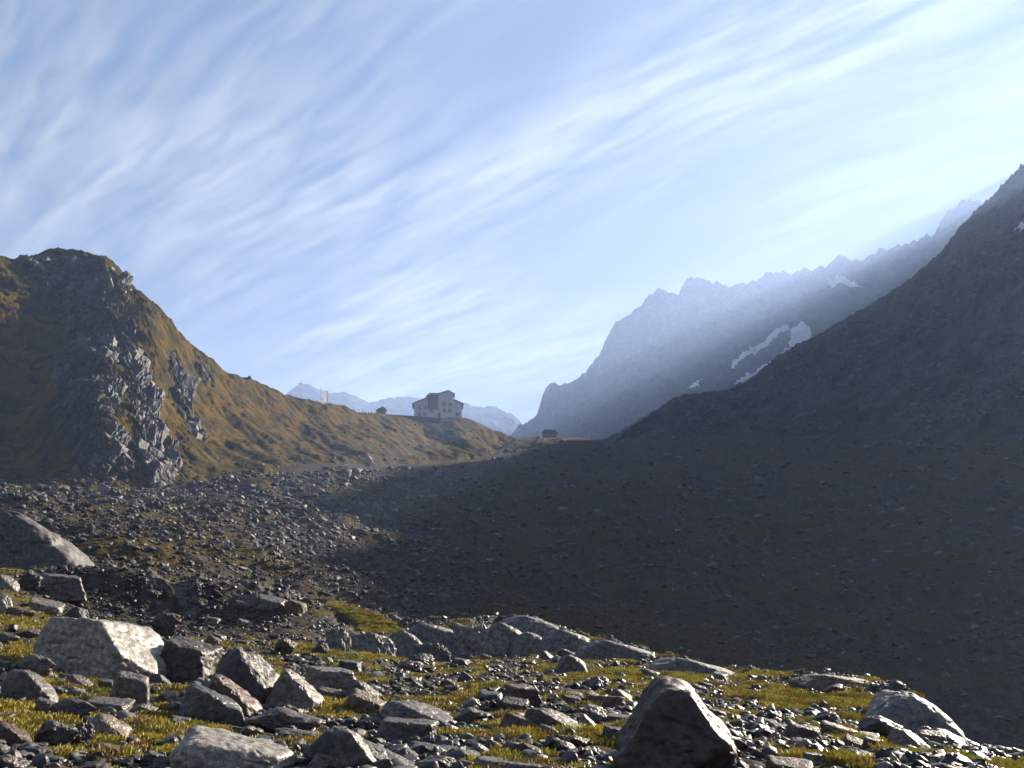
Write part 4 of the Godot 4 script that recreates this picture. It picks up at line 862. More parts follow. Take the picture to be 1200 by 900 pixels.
# ------------------------------------------------------------------ the scene
func _ready():
	rng.seed = 4711
	var b := deg_to_rad(SUN_BEARING)
	var e := deg_to_rad(SUN_HEIGHT)
	sun_dir = Vector3(sin(b) * cos(e), sin(e), -cos(b) * cos(e))

	var cam := Camera3D.new()
	cam.name = "camera"
	cam.position = Vector3(0, 1.7, 0)
	cam.rotation_degrees = Vector3(11.43, 0, 0)
	cam.fov = 40.0
	cam.near = 0.1
	cam.far = 12000.0
	add_child(cam)
	cam.current = true

	var env := Environment.new()
	env.background_mode = Environment.BG_SKY
	env.sky = make_sky()
	env.background_energy_multiplier = 0.185
	env.tonemap_mode = Environment.TONE_MAPPER_LINEAR
	env.tonemap_exposure = 4.5
	env.volumetric_fog_enabled = true
	env.volumetric_fog_density = 0.00021
	env.volumetric_fog_albedo = Color(0.67, 0.78, 1.0)
	env.volumetric_fog_anisotropy = 0.4
	env.volumetric_fog_length = 6000.0
	env.sdfgi_enabled = true
	env.ssao_enabled = true
	env.ssil_enabled = true
	var we := WorldEnvironment.new()
	we.name = "world_environment"
	we.environment = env
	add_child(we)

	var sun := DirectionalLight3D.new()
	sun.name = "sun"
	sun.basis = Basis.looking_at(-sun_dir)
	sun.light_energy = 1.6
	sun.light_angular_distance = 0.5
	sun.light_color = Color(1.0, 0.95, 0.86)
	sun.shadow_enabled = true
	add_child(sun)

	build_terrain()
	build_mountains()
	build_stones()
	build_hut()
	build_plants()

func in_crag(p: Vector2) -> float:
	# 1 inside the rock ribs of the hill (bearing, level of the hill table), 0 outside
	var best := 0.0
	for c in CRAGS:
		best = maxf(best, 1.0 - line_distance(p, c[1], 2.8) / c[0])
	return best

var CRAGS := [
	[1.6, [Vector2(-23.13, 4.44), Vector2(-22.33, 4.13), Vector2(-22.57, 3.47), Vector2(-22.40, 2.75), Vector2(-21.11, 1.79)]],
	[0.8, [Vector2(-20.49, 4.04), Vector2(-19.83, 3.61), Vector2(-19.39, 2.83), Vector2(-18.55, 1.34)]],
	[0.35, [Vector2(-18.12, 4.31), Vector2(-17.37, 3.59), Vector2(-16.77, 2.93)]],
	[0.6, [Vector2(-25.53, 4.80), Vector2(-24.53, 4.48), Vector2(-23.75, 4.36)]],
	[0.7, [Vector2(-22.10, 4.56), Vector2(-21.15, 4.59)]],
	[0.25, [Vector2(-16.60, 4.53), Vector2(-16.30, 4.39)]],
]

func build_terrain():
	var earth := grain(1, 0.55, 1.0, 0.02, 0.09)
	var scree := grain(61, 0.45, 1.0, 0.03, 0.12)
	# the mossy flat in the foreground
	var us := span([-62.0, 30, -29.0, 560, 29.0, 30, 62.0])
	var vs := span([0.0, 6, 1.0, 30, 2.0, 60, 3.0, 60, 4.0, 56, 5.0, 50, 6.0, 60, 7.0, 26, 8.0, 10, 9.0, 4, 10.0])
	var g := make_grid(GROUND, us, vs)
	var n1 := noise(1, 0.16, 3)
	var n2 := noise(2, 0.9, 4)
	var n3 := noise(3, 4.0, 3)
	var n4 := noise(4, 0.35, 3)
	var n5 := noise(5, 1.3, 3)
	var nr := noise(6, 0.55, 4, FastNoiseLite.TYPE_SIMPLEX_SMOOTH, FastNoiseLite.FRACTAL_RIDGED)
	var nc := noise(7, 0.8, 2, FastNoiseLite.TYPE_CELLULAR)
	var colors := PackedColorArray()
	var pos: PackedVector3Array = g.pos
	colors.resize(pos.size())
	for i in pos.size():
		var p := pos[i]
		var bump := n1.get_noise_2d(p.x, p.z) * 0.09 + n2.get_noise_2d(p.x, p.z) * 0.08 + n3.get_noise_2d(p.x, p.z) * 0.035
		var moss := moss_at(p.x, p.z)
		bump += maxf(moss, 0.0) * 0.05 * (1.0 + n3.get_noise_2d(p.x * 2.0, p.z * 2.0))
		var bare := bedrock_at(p.x, p.z) + n4.get_noise_2d(p.x * 1.5, p.z * 1.5) * 0.6
		var solid := smooth(0.30, 0.42, bare)
		solid *= smooth(0.05, 0.3, moss * -1.0 + 0.45)
		if solid > 0.0:
			bump = lerpf(bump, 0.05 + (nr.get_noise_2d(p.x, p.z * 0.6) - 0.3) * 0.34 + nc.get_noise_2d(p.x, p.z * 0.7) * 0.18 + n3.get_noise_2d(p.x, p.z) * 0.03, solid)
		pos[i] = Vector3(p.x, p.y + bump, p.z)
		var k := n5.get_noise_2d(p.x, p.z)
		var c := mixc(Color(0.085, 0.076, 0.066), Color(0.05, 0.038, 0.026), smooth(-0.2, 0.35, k))
		c = mixc(c, Color(0.105, 0.08, 0.022), smooth(-0.12, 0.12, moss))
		c = mixc(c, Color(0.12, 0.115, 0.018), smooth(0.10, 0.40, moss + k * 0.25))
		c = mixc(c, mixc(Color(0.16, 0.148, 0.142), Color(0.075, 0.068, 0.062), smooth(-0.15, 0.3, n2.get_noise_2d(p.x * 1.7, p.z * 1.7))), solid)
		colors[i] = c
	g.pos = pos
	g.normals = grid_normals(g)
	ground_grid = g
	var ground_mat := stone_material(earth, Color(1, 1, 1), 0.9, 0.9, true, 0.9, true)
	ground_mat.metallic_specular = 0.12
	tag(put("ground", grid_mesh(g, colors), ground_mat), "", "", "", "structure")

	# stone field, valley side and saddle
	us = span([-62.0, 16, -29.0, 400, 29.0, 40, 64.0])
	vs = span([0.0, 12, 1.0, 40, 2.0, 40, 3.0, 40, 4.0, 40, 5.0, 40, 6.0, 12, 7.0])
	g = make_grid(MORAINE, us, vs)
	pos = g.pos
	colors = PackedColorArray()
	colors.resize(pos.size())
	var m1 := noise(21, 0.018, 3)
	var m2 := noise(22, 0.09, 4)
	var m3 := noise(23, 0.5, 3)
	var nv: int = g.nv
	for i in pos.size():
		var p := pos[i]
		var v: float = vs[i % nv]
		var away := smooth(45.0, 90.0, Vector2(p.x, p.z).length())
		var fade := 1.0 - smooth(5.6, 6.0, v) * 0.8
		var amp := fade * away
		pos[i] = p + Vector3(0, (m1.get_noise_2d(p.x, p.z) * 2.6 + m2.get_noise_2d(p.x, p.z) * 1.6 + m3.get_noise_2d(p.x, p.z) * 0.35) * amp, 0)
		var k := m2.get_noise_2d(p.x * 0.6 + 90.0, p.z * 0.6)
		var c := mixc(Color(0.085, 0.076, 0.066), Color(0.05, 0.038, 0.026), smooth(-0.3, 0.3, m3.get_noise_2d(p.x, p.z)))
		c = mixc(c, Color(0.085, 0.062, 0.02), smooth(0.0, 0.22, k + m1.get_noise_2d(p.x, p.z) * 0.5))
		colors[i] = c
	g.pos = pos
	g.normals = grid_normals(g)
	moraine_grid = g
	var scree_mat := stone_material(scree, Color(1, 1, 1), 0.9, 0.12, true, 1.0, true)
	scree_mat.metallic_specular = 0.12
	tag(put("valley_slope", grid_mesh(g, colors), scree_mat), "", "", "", "structure")

	# the grassy hill with its rock ribs, running down to the saddle with the hut
	us = span([-58.0, 14, -29.0, 420, -17.0, 300, 3.0])
	vs = span([0.0, 4, 1.0, 70, 2.0, 80, 3.0, 80, 4.0, 90, 5.0, 10, 6.0, 4, 7.0])
	g = make_grid(HILL, us, vs)
	pos = g.pos
	colors = PackedColorArray()
	colors.resize(pos.size())
	var h1 := noise(31, 0.03, 3)
	var h2 := noise(32, 0.13, 4)
	var h3 := noise(33, 0.6, 3)
	var hc := noise(34, 0.10, 3, FastNoiseLite.TYPE_CELLULAR)
	var hb := noise(36, 0.32, 2, FastNoiseLite.TYPE_CELLULAR)
	var hr := noise(35, 0.09, 4, FastNoiseLite.TYPE_SIMPLEX_SMOOTH, FastNoiseLite.FRACTAL_RIDGED)
	nv = g.nv
	for i in pos.size():
		var p := pos[i]
		var v: float = vs[i % nv]
		var u: float = us[i / nv]
		var out := Vector3(p.x, 0, p.z).normalized()
		var crag := 0.0
		if v > 0.8 and v < 5.4: crag = in_crag(Vector2(u + h2.get_noise_3dv(p) * 0.8, v + h2.get_noise_3d(p.z, p.x, p.y) * 0.2)) + h3.get_noise_3dv(p) * 0.25
		var rocky := smooth(0.12, 0.3, crag)
		var calm := 1.0 - 0.8 * smooth(4.7, 5.0, v) * smooth(-15.0, -11.0, u)
		var hut := smooth(-8.0, -6.5, u) * (1.0 - smooth(-1.5, 0.0, u)) * smooth(4.4, 4.9, v)
		var d := (h1.get_noise_3dv(p) * 3.0 + h2.get_noise_3dv(p) * 1.3 + h3.get_noise_3dv(p) * 0.28) * calm * (1.0 - hut * 0.8)
		var ledge := (h2.get_noise_3dv(p * 0.9) + p.y * 0.05) * 7.0
		ledge = (floorf(ledge) + smooth(0.55, 1.0, ledge - floorf(ledge)) - ledge) * 1.6
		var rock := (hc.get_noise_3d(p.x, p.y * 0.5, p.z) * 4.0 + hb.get_noise_3d(p.x, p.y * 0.6, p.z) * 2.4 + hr.get_noise_3d(p.x, p.y * 0.45, p.z) * 2.4 + ledge + 3.0) * smooth(0.05, 0.5, crag)
		pos[i] = p - out * (d * 0.8 + rock * calm) + Vector3(0, d * 0.8 + rock * 0.25 * calm, 0)
		var k := h2.get_noise_3dv(p * 0.7) + h3.get_noise_3dv(p) * 0.5
		var c := mixc(Color(0.115, 0.067, 0.003), Color(0.048, 0.043, 0.003), smooth(-0.2, 0.25, k))
		c = mixc(c, Color(0.12, 0.07, 0.004), smooth(0.15, 0.45, h1.get_noise_3dv(p * 1.7) + h3.get_noise_3dv(p * 1.4) * 0.3))
		c = mixc(c, Color(0.03, 0.025, 0.017), smooth(0.12, 0.3, h2.get_noise_3dv(p * 1.6 + Vector3.ONE * 50.0)))
		c = mixc(c, mixc(Color(0.085, 0.08, 0.078), Color(0.035, 0.032, 0.031), smooth(-0.2, 0.25, h3.get_noise_3dv(p * 0.8))), rocky)
		colors[i] = c
	g.pos = pos
	g.normals = grid_normals(g)
	hill_grid = g
	var turf := grain(71, 0.5, 1.0, 0.05, 0.2)
	var hill_mat := stone_material(turf, Color(1, 1, 1), 0.92, 0.15, true, 1.0, true)
	hill_mat.metallic_specular = 0.12
	tag(put("hill", grid_mesh(g, colors), hill_mat), "", "", "", "structure")

	# low land all round, far below the camera's view
	var pm := PlaneMesh.new()
	pm.size = Vector2(5000, 5000)
	var land := put("terrain", pm, stone_material(scree, Color(0.09, 0.08, 0.06), 0.95, 0.02, true, 0.5))
	land.position = Vector3(0, -16, 600)
	tag(land, "", "", "", "structure")

func moss_at(x: float, z: float) -> float:
	var m := 0.0
	for q in MOSS:
		m = maxf(m, 1.0 - Vector2((x - q[0]) / q[2], (z - q[1]) / q[3]).length())
	var bank := 1.0 - Vector2((x + 9.5) / 7.0, (z + 33.0) / 4.0).length()
	m -= maxf(bank, 0.0) * 1.6
	return m * 0.8 + MOSS_NOISE.get_noise_2d(x, z) * 0.9 + 0.0

func bedrock_at(x: float, z: float) -> float:
	var m := 0.0
	for q in BEDROCK:
		m = maxf(m, 1.0 - Vector2((x - q[0]) / q[2], (z - q[1]) / q[3]).length())
	return m

# where ice-worn bedrock comes through the turf: x, z, half width, half depth
var BEDROCK := [[-3.0, -34.8, 4.2, 3.6], [0.4, -35.0, 4.0, 4.0], [3.2, -33.0, 4.4, 3.6], [5.8, -31.0, 4.0, 2.6], [7.6, -28.0, 3.4, 2.2], [8.4, -24.5, 3.0, 2.6], [8.6, -20.0, 3.2, 4.6], [-11.0, -35.5, 2.0, 2.0], [-7.5, -36.0, 2.6, 1.6], [-16.5, -38.0, 4.0, 4.0], [2.0, -26.0, 2.0, 1.2]]

# bright moss cushions: x, z, half width, half depth
var MOSS := [[0.3, -12.6, 1.0, 1.2], [-5.2, -12.3, 1.4, 1.5], [-3.6, -12.0, 1.3, 0.8], [-10.5, -23.0, 2.5, 1.5], [-8.7, -18.5, 1.6, 1.4], [-4.5, -11.0, 0.8, 0.8], [-6.0, -15.5, 1.0, 0.8], [3.0, -24.0, 3.0, 2.5], [5.6, -20.0, 2.0, 2.0], [-4.0, -27.0, 3.0, 2.5], [-5.5, -35.0, 3.0, 1.6], [5.5, -26.5, 2.0, 1.4]]
var MOSS_NOISE := noise(8, 0.6, 5)

func build_mountains():
	var rock := grain(81, 0.55, 1.0, 0.03, 0.12)
	var specs := [
		["mountain", NEAR_MOUNTAIN, span([3.0, 4, 4.2, 300, 27.5, 40, 100.0]), span([0.0, 16, 1.0, 26, 2.0, 30, 3.0, 30, 4.0, 24, 5.0, 6, 6.0, 4, 8.0]), 1.0, 0.035, 0.02],
		["mountain", FAR_MOUNTAIN, span([-1.9, 420, 27.0, 16, 34.0]), span([0.0, 16, 1.0, 26, 2.0, 34, 3.0, 34, 4.0, 24, 5.0, 4, 6.0, 4, 8.0]), 3.2, 0.0085, 0.008],
		["mountain", BACK_RIDGE, span([-21.0, 220, 7.0]), span([0.0, 8, 2.0, 20, 4.0, 16, 5.0, 4, 8.0]), 4.0, 0.006, 0.004],
	]
	for si in specs.size():
		var s = specs[si]
		var us: PackedFloat32Array = s[2]
		var vs: PackedFloat32Array = s[3]
		var g := make_grid(s[1], us, vs, true)
		var pos: PackedVector3Array = g.pos
		var colors := PackedColorArray()
		colors.resize(pos.size())
		var r1 := noise(41 + si, s[5] * 0.5, 4, FastNoiseLite.TYPE_SIMPLEX_SMOOTH, FastNoiseLite.FRACTAL_RIDGED)
		var r2 := noise(45 + si, s[5] * 2.2, 4)
		var r3 := noise(49 + si, s[5] * 8.0, 3)
		var rc := noise(53 + si, s[5] * 1.6, 3, FastNoiseLite.TYPE_CELLULAR)
		var nv: int = g.nv
		for i in pos.size():
			var p := pos[i]
			var v: float = vs[i % nv]
			var out := Vector3(p.x, 0, p.z).normalized()
			var side := out.cross(Vector3.UP)
			# ribs and gullies run down the face
			var q := Vector3(p.dot(side), p.y * 0.35, p.dot(out) * 0.35)
			var k := r1.get_noise_3dv(q)
			var body := smooth(0.0, 0.4, v) * (1.0 - smooth(4.4, 5.0, v) * 0.85) if v <= 5.0 else 0.15
			var d: float = (k * 14.0 + r2.get_noise_3dv(p) * 5.5 + rc.get_noise_3d(p.x, p.y * 0.6, p.z) * 5.0) * s[4] * body + r3.get_noise_3dv(p) * 2.4 * s[4]
			pos[i] = p - out * d + Vector3(0, d * 0.25 * (1.0 if v < 4.8 else 2.0), 0)
			if si == 1 and v > 4.5 and v < 5.6: pos[i].y += r3.get_noise_3d(p.x * 0.9, 0.0, p.z * 0.9) * 2.4 * s[4]
			var n := r2.get_noise_3dv(p * 0.8) + r3.get_noise_3dv(p) * 0.6
			var c := mixc(Color(0.095, 0.088, 0.083), Color(0.05, 0.046, 0.043), smooth(-0.3, 0.3, n))
			if si == 0: c = mixc(c, Color(0.07, 0.058, 0.025), smooth(0.1, 0.35, r2.get_noise_3dv(p * 0.35 + Vector3.ONE * 33.0)) * smooth(2.6, 2.0, v))
			if si == 0: c = mixc(c, Color(0.13, 0.122, 0.116), smooth(0.16, 0.24, rc.get_noise_3d(p.x * 1.3, p.y * 0.7, p.z * 1.3) * 0.5 + r3.get_noise_3dv(p) * 0.35 + r2.get_noise_3dv(p * 0.5) * 0.4))
			colors[i] = c
		g.pos = pos
		g.normals = grid_normals(g)
		if si == 0: near_grid = g
		var mat := stone_material(rock, Color(1, 1, 1), 0.9, 0.05 / s[4], true, 1.0, true)
		mat.metallic_specular = 0.12
		tag(put(s[0], grid_mesh(g, colors), mat), "", "", "", "structure")
		if si == 0:
			snow(g, [["small snow strip high on the dark right-hand mountain at the frame's edge", [Vector2(26.33, 3.57), Vector2(26.67, 3.58), Vector2(27.09, 3.53), Vector2(27.57, 3.56), Vector2(27.52, 3.37), Vector2(26.97, 3.40)]]], 0.5)
		if si == 1:
			snow(g, [
				["narrow upper arm of snow slanting across the hazy mountain's flank", [Vector2(11.99, 2.88), Vector2(13.10, 3.04), Vector2(14.59, 3.24), Vector2(15.31, 3.40), Vector2(15.16, 3.23), Vector2(14.00, 2.96), Vector2(13.09, 2.94), Vector2(12.10, 2.70)]],
				["broad bright snow field running down behind the dark ridge", [Vector2(15.21, 3.29), Vector2(15.85, 3.40), Vector2(16.32, 3.22), Vector2(16.29, 3.03), Vector2(15.17, 2.72), Vector2(13.85, 2.54), Vector2(12.47, 2.45), Vector2(11.55, 2.36), Vector2(12.67, 2.59), Vector2(14.20, 2.74), Vector2(15.07, 2.92)]],
				["small snow patch high under the hazy mountain's crest", [Vector2(17.26, 4.33), Vector2(18.09, 4.11), Vector2(18.73, 3.99), Vector2(19.13, 3.83), Vector2(18.58, 3.83), Vector2(17.71, 3.92), Vector2(17.24, 4.17)]],
				["tiny low snow patch left of the broad snow field", [Vector2(9.55, 2.37), Vector2(10.07, 2.44), Vector2(10.48, 2.48), Vector2(10.28, 2.35), Vector2(9.73, 2.29)]],
			], 2.5)

func snow(g: Dictionary, patches: Array, lift: float):
	var mat := plain(Color(0.58, 0.60, 0.64), 0.7)
	var edge := noise(91, 1.0, 3)
	var nv: int = g.nv
	for q in patches:
		var poly := PackedVector2Array(q[1])
		var keep := PackedByteArray()
		keep.resize(g.pos.size())
		var lo := poly[0]
		var hi := poly[0]
		for p in poly:
			lo = lo.min(p)
			hi = hi.max(p)
		for i in keep.size():
			var p := Vector2(g.us[i / nv], g.vs[i % nv])
			if p.x < lo.x - 0.3 or p.x > hi.x + 0.3 or p.y < lo.y - 0.2 or p.y > hi.y + 0.2: continue
			p += Vector2(edge.get_noise_2d(p.x * 9.0, p.y * 30.0) * 0.05, edge.get_noise_2d(p.x * 9.0 + 50.0, p.y * 30.0) * 0.02)
			keep[i] = 1 if Geometry2D.is_point_in_polygon(p, poly) else 0
		var h := g.duplicate()
		var pos: PackedVector3Array = g.pos.duplicate()
		for i in pos.size():
			if keep[i]: pos[i] += g.normals[i] * lift
		h.pos = pos
		# only the vertices in use
		var full := grid_mesh(h, PackedColorArray(), keep)
		var st := SurfaceTool.new()
		st.create_from(full, 0)
		st.deindex()
		st.index()
		tag(put("snow_patch", st.commit(), mat), q[0], "snow", "snow patches on the mountains")

func build_stones():
	var tex := grain(101, 0.30, 1.0, 0.012, 0.06, 1024)
	var tex2 := grain(111, 0.34, 1.0, 0.012, 0.05, 1024)
	for q in [["grey", 0.115, 0.105, 0.10, 0.52], ["lilac", 0.155, 0.142, 0.14, 0.48], ["pale", 0.21, 0.195, 0.18, 0.48], ["white", 0.38, 0.37, 0.35, 0.42], ["dark", 0.072, 0.066, 0.064, 0.55], ["darkbrown", 0.08, 0.06, 0.048, 0.55], ["brown", 0.115, 0.08, 0.055, 0.58], ["red", 0.105, 0.05, 0.035, 0.52], ["blue", 0.075, 0.082, 0.082, 0.45], ["slate", 0.065, 0.076, 0.082, 0.5], ["tan", 0.16, 0.12, 0.07, 0.6], ["pink", 0.20, 0.162, 0.14, 0.5], ["greenish", 0.085, 0.095, 0.08, 0.5]]:
		stone_mats[q[0]] = stone_material(tex2 if q[0] in ["white", "pale", "pink"] else tex, Color(q[1] * 1.08, q[2] * 0.99, q[3] * 0.88), q[4], 0.7, true, 1.5)
		stone_mats[q[0] + "_worn"] = stone_material(tex, Color(q[1], q[2], q[3]) * 1.2, 0.62, 0.45, true, 1.6)
	for k in stone_mats: stone_mats[k].metallic_specular = 0.4
	var n := 0
	var taken := []
	for q in BOULDERS:
		var outcrop: bool = q[8] in ["dome", "rib", "outcrop", "slabface"]
		var far := Vector2(q[1], q[2]).length() > 43.0
		add_boulder("rock_outcrop" if outcrop else "boulder" if q[3] > 0.55 else "stone", q[0], "outcrop" if outcrop else "boulder" if q[3] > 0.55 else "stone", "bedrock outcrops" if outcrop else "boulders on the mossy flat" if not far else "boulders of the stone field", q[1], q[2], Vector3(q[3], q[4], q[5]), q[6], q[7], q[8], q[9] + ("_worn" if outcrop else ""), n % 6, moraine_grid if far else ground_grid, 0.35 if outcrop else 0.14, true)
		taken.append([Vector2(q[1], q[2]), q[3] * 0.5, q[0]])
		n += 1
	more_stones(taken)

	# the countless small stones, in a few shapes
	var kinds := []
	for k in 6:
		var r := RandomNumberGenerator.new()
		r.seed = 900 + k
		kinds.append(rock_mesh(random_planes(r, 8, 0.55, 0.95), 16.0, 0.08, 500 + k, 2, 0.0, k % 2 == 0))
	var mat := stone_material(tex, Color(1, 1, 1), 0.5, 1.2, false, 0.8, true)
	var tones := [Color(0.08, 0.072, 0.068), Color(0.052, 0.047, 0.045), Color(0.12, 0.11, 0.103), Color(0.034, 0.03, 0.028), Color(0.078, 0.056, 0.04), Color(0.22, 0.205, 0.19), Color(0.065, 0.06, 0.057), Color(0.09, 0.078, 0.07)]
	mat.metallic_specular = 0.35
	var mat2 := stone_material(tex, Color(1, 1, 1), 0.58, 0.25, true, 1.0, true)
	mat2.metallic_specular = 0.28
	var spread := noise(77, 0.5, 3)
	var sets := [[], [], [], [], [], []]
	var cols := [[], [], [], [], [], []]
	var g := ground_grid
	for i in 90000:
		var iu := rng.randi_range(30, g.nu - 32)
		var iv := rng.randi_range(30, 370)
		var p: Vector3 = g.pos[iu * g.nv + iv] + Vector3(rng.randf_range(-0.05, 0.05), 0, rng.randf_range(-0.05, 0.05))
		var m := moss_at(p.x, p.z)
		if m > rng.randf() * 0.38 or spread.get_noise_2d(p.x, p.z) < rng.randf_range(-0.5, 0.2): continue
		var size := 0.02 + 0.05 * rng.randf() + 0.17 * pow(rng.randf(), 8.0)
		add_stone(sets, cols, rng.randi() % 6, p, size, tones)
	for k in 6: scatter("gravel", "small loose stones strewn over the mossy flat", "gravel", [kinds[k]], mat, sets[k], cols[k])
	sets = [[], [], [], [], [], []]
	cols = [[], [], [], [], [], []]
	g = moraine_grid
	for i in 150000:
		var iu := rng.randi_range(16, g.nu - 42)
		var iv := rng.randi_range(8, 206)
		var p: Vector3 = g.pos[iu * g.nv + iv]
		var u: float = g.us[iu]
		var dense := 1.0 - 0.78 * smooth(-9.0, 0.0, u)
		if rng.randf() > dense or spread.get_noise_2d(p.x * 0.15, p.z * 0.15) < rng.randf_range(-0.7, 0.1): continue
		var size := Vector2(p.x, p.z).length() * (0.0009 + 0.0011 * rng.randf() + 0.0062 * pow(rng.randf(), 9.0))
		add_stone(sets, cols, rng.randi() % 6, p, size, tones)
	for k in 6: scatter("rubble", "countless grey stones covering the slope below the hill", "rubble", [kinds[k]], mat2, sets[k], cols[k])
	# scree and blocks on the dark mountain
	sets = [[], [], [], [], [], []]
	cols = [[], [], [], [], [], []]
	g = near_grid
	for i in 16000:
		var iu := rng.randi_range(4, 320)
		var iv := rng.randi_range(2, 110)
		var p: Vector3 = g.pos[iu * g.nv + iv]
		if spread.get_noise_2d(p.x * 0.06, p.y * 0.06) < rng.randf_range(-0.3, 0.4): continue
		add_stone(sets, cols, rng.randi() % 6, p, Vector2(p.x, p.z).length() * (0.0012 + 0.002 * rng.randf() + 0.005 * pow(rng.randf(), 8.0)), tones)
	for k in 6: scatter("rubble", "scattered blocks on the dark right-hand mountain", "rubble", [kinds[k]], mat2, sets[k], cols[k])
	# blocks breaking out of the hill's ribs
	sets = [[], [], [], [], [], []]
	cols = [[], [], [], [], [], []]
	g = hill_grid
	for i in 16000:
		var iu := rng.randi_range(14, g.nu - 2)
		var iv := rng.randi_range(4, 320)
		var c := in_crag(Vector2(g.us[iu], g.vs[iv]))
		var p: Vector3 = g.pos[iu * g.nv + iv]
		var low: float = 1.0 - smooth(1.2, 1.9, g.vs[iv])
		if c > 0.15:
			if rng.randf() < 0.2: add_crag(sets, cols, rng.randi() % 6, p, 0.8 + 2.4 * pow(rng.randf(), 2.5))
		elif rng.randf() < 0.02 + low * 0.35:
			add_stone(sets, cols, rng.randi() % 6, p, 0.3 + 1.0 * pow(rng.randf(), 3.0), tones)
	var big := [rock_of("block", 1), rock_of("outcrop", 2), rock_of("cube", 3), rock_of("outcrop", 4)]
	var bx := [[], [], [], []]
	var bc := [[], [], [], []]
	for i in 9000:
		var iu := rng.randi_range(14, g.nu - 2)
		var iv := rng.randi_range(20, 322)
		var at := Vector2(g.us[iu], g.vs[iv])
		if in_crag(at) < 0.3 or rng.randf() > 0.16: continue
		var p: Vector3 = g.pos[iu * g.nv + iv]
		var size := rng.randf_range(2.0, 6.5)
		var sc := Vector3(size * rng.randf_range(0.6, 1.1), size * rng.randf_range(1.0, 1.9), size * 0.9)
		var inward := Vector3(p.x, 0, p.z).normalized()
		var bs := Basis(Vector3.BACK, rng.randf_range(-0.3, 0.15)) * Basis(Vector3.RIGHT, rng.randf_range(-0.6, -0.2)) * Basis(Vector3.UP, rng.randf_range(-0.8, 0.8)) * Basis.from_scale(sc)
		var k := rng.randi() % 4
		bx[k].append(Transform3D(bs, p - Vector3(0, sc.y * 0.5, 0) + inward * size * 0.38))
		bc[k].append(Color(0.09, 0.083, 0.08) * rng.randf_range(0.55, 1.5))
	for k in 4: scatter("rubble", "dark crag blocks stepping down the grassy hill", "rubble", [big[k]], mat2, bx[k], bc[k])
	for k in 6: scatter("rubble", "broken rock sticking out of the grassy hill", "rubble", [kinds[k]], mat2, sets[k], cols[k])

func add_stone(sets: Array, cols: Array, k: int, p: Vector3, size: float, tones: Array):
	var s := Vector3(size * rng.randf_range(0.8, 1.5), size * rng.randf_range(0.45, 0.9), size * rng.randf_range(0.7, 1.2))
	var bs := Basis(Vector3.UP, rng.randf() * TAU) * Basis(Vector3.RIGHT, rng.randf_range(-0.35, 0.35)) * Basis.from_scale(s)
	sets[k].append(Transform3D(bs, p - Vector3(0, s.y * 0.3, 0)))
	var c: Color = tones[rng.randi() % tones.size()]
	cols[k].append(c * rng.randf_range(0.8, 1.25))

func add_crag(sets: Array, cols: Array, k: int, p: Vector3, size: float):
	var s := Vector3(size * rng.randf_range(0.6, 1.2), size * rng.randf_range(0.9, 1.9), size * rng.randf_range(0.7, 1.2))
	var bs := Basis(Vector3.BACK, rng.randf_range(-0.35, 0.1)) * Basis(Vector3.RIGHT, rng.randf_range(-0.7, -0.1)) * Basis(Vector3.UP, rng.randf() * TAU) * Basis.from_scale(s)
	var inward := Vector3(p.x, 0, p.z).normalized()
	sets[k].append(Transform3D(bs, p - Vector3(0, s.y * 0.55, 0) + inward * size * 0.4))
	cols[k].append(Color(0.09, 0.083, 0.08) * rng.randf_range(0.5, 1.6))

# stones of middling size between the named boulders; each label says what it lies next to
const LANDMARKS := {
	"the white-faced boulder": 0, "the pyramid boulder": 1, "the long charcoal slab": 3, "the reddish boulder": 4, "the long pale slab": 9, "the pinkish cracked boulder": 10, "the angular bright-faced block": 12, "the slate slab": 16, "the brown cube-like block": 27, "the big dark brown boulder": 30, "the dark square block": 45, "the pinkish sloping slab": 48, "the broad left-edge boulder": 61, "the lone brown stone": 91, "the smooth whaleback hump": 42}

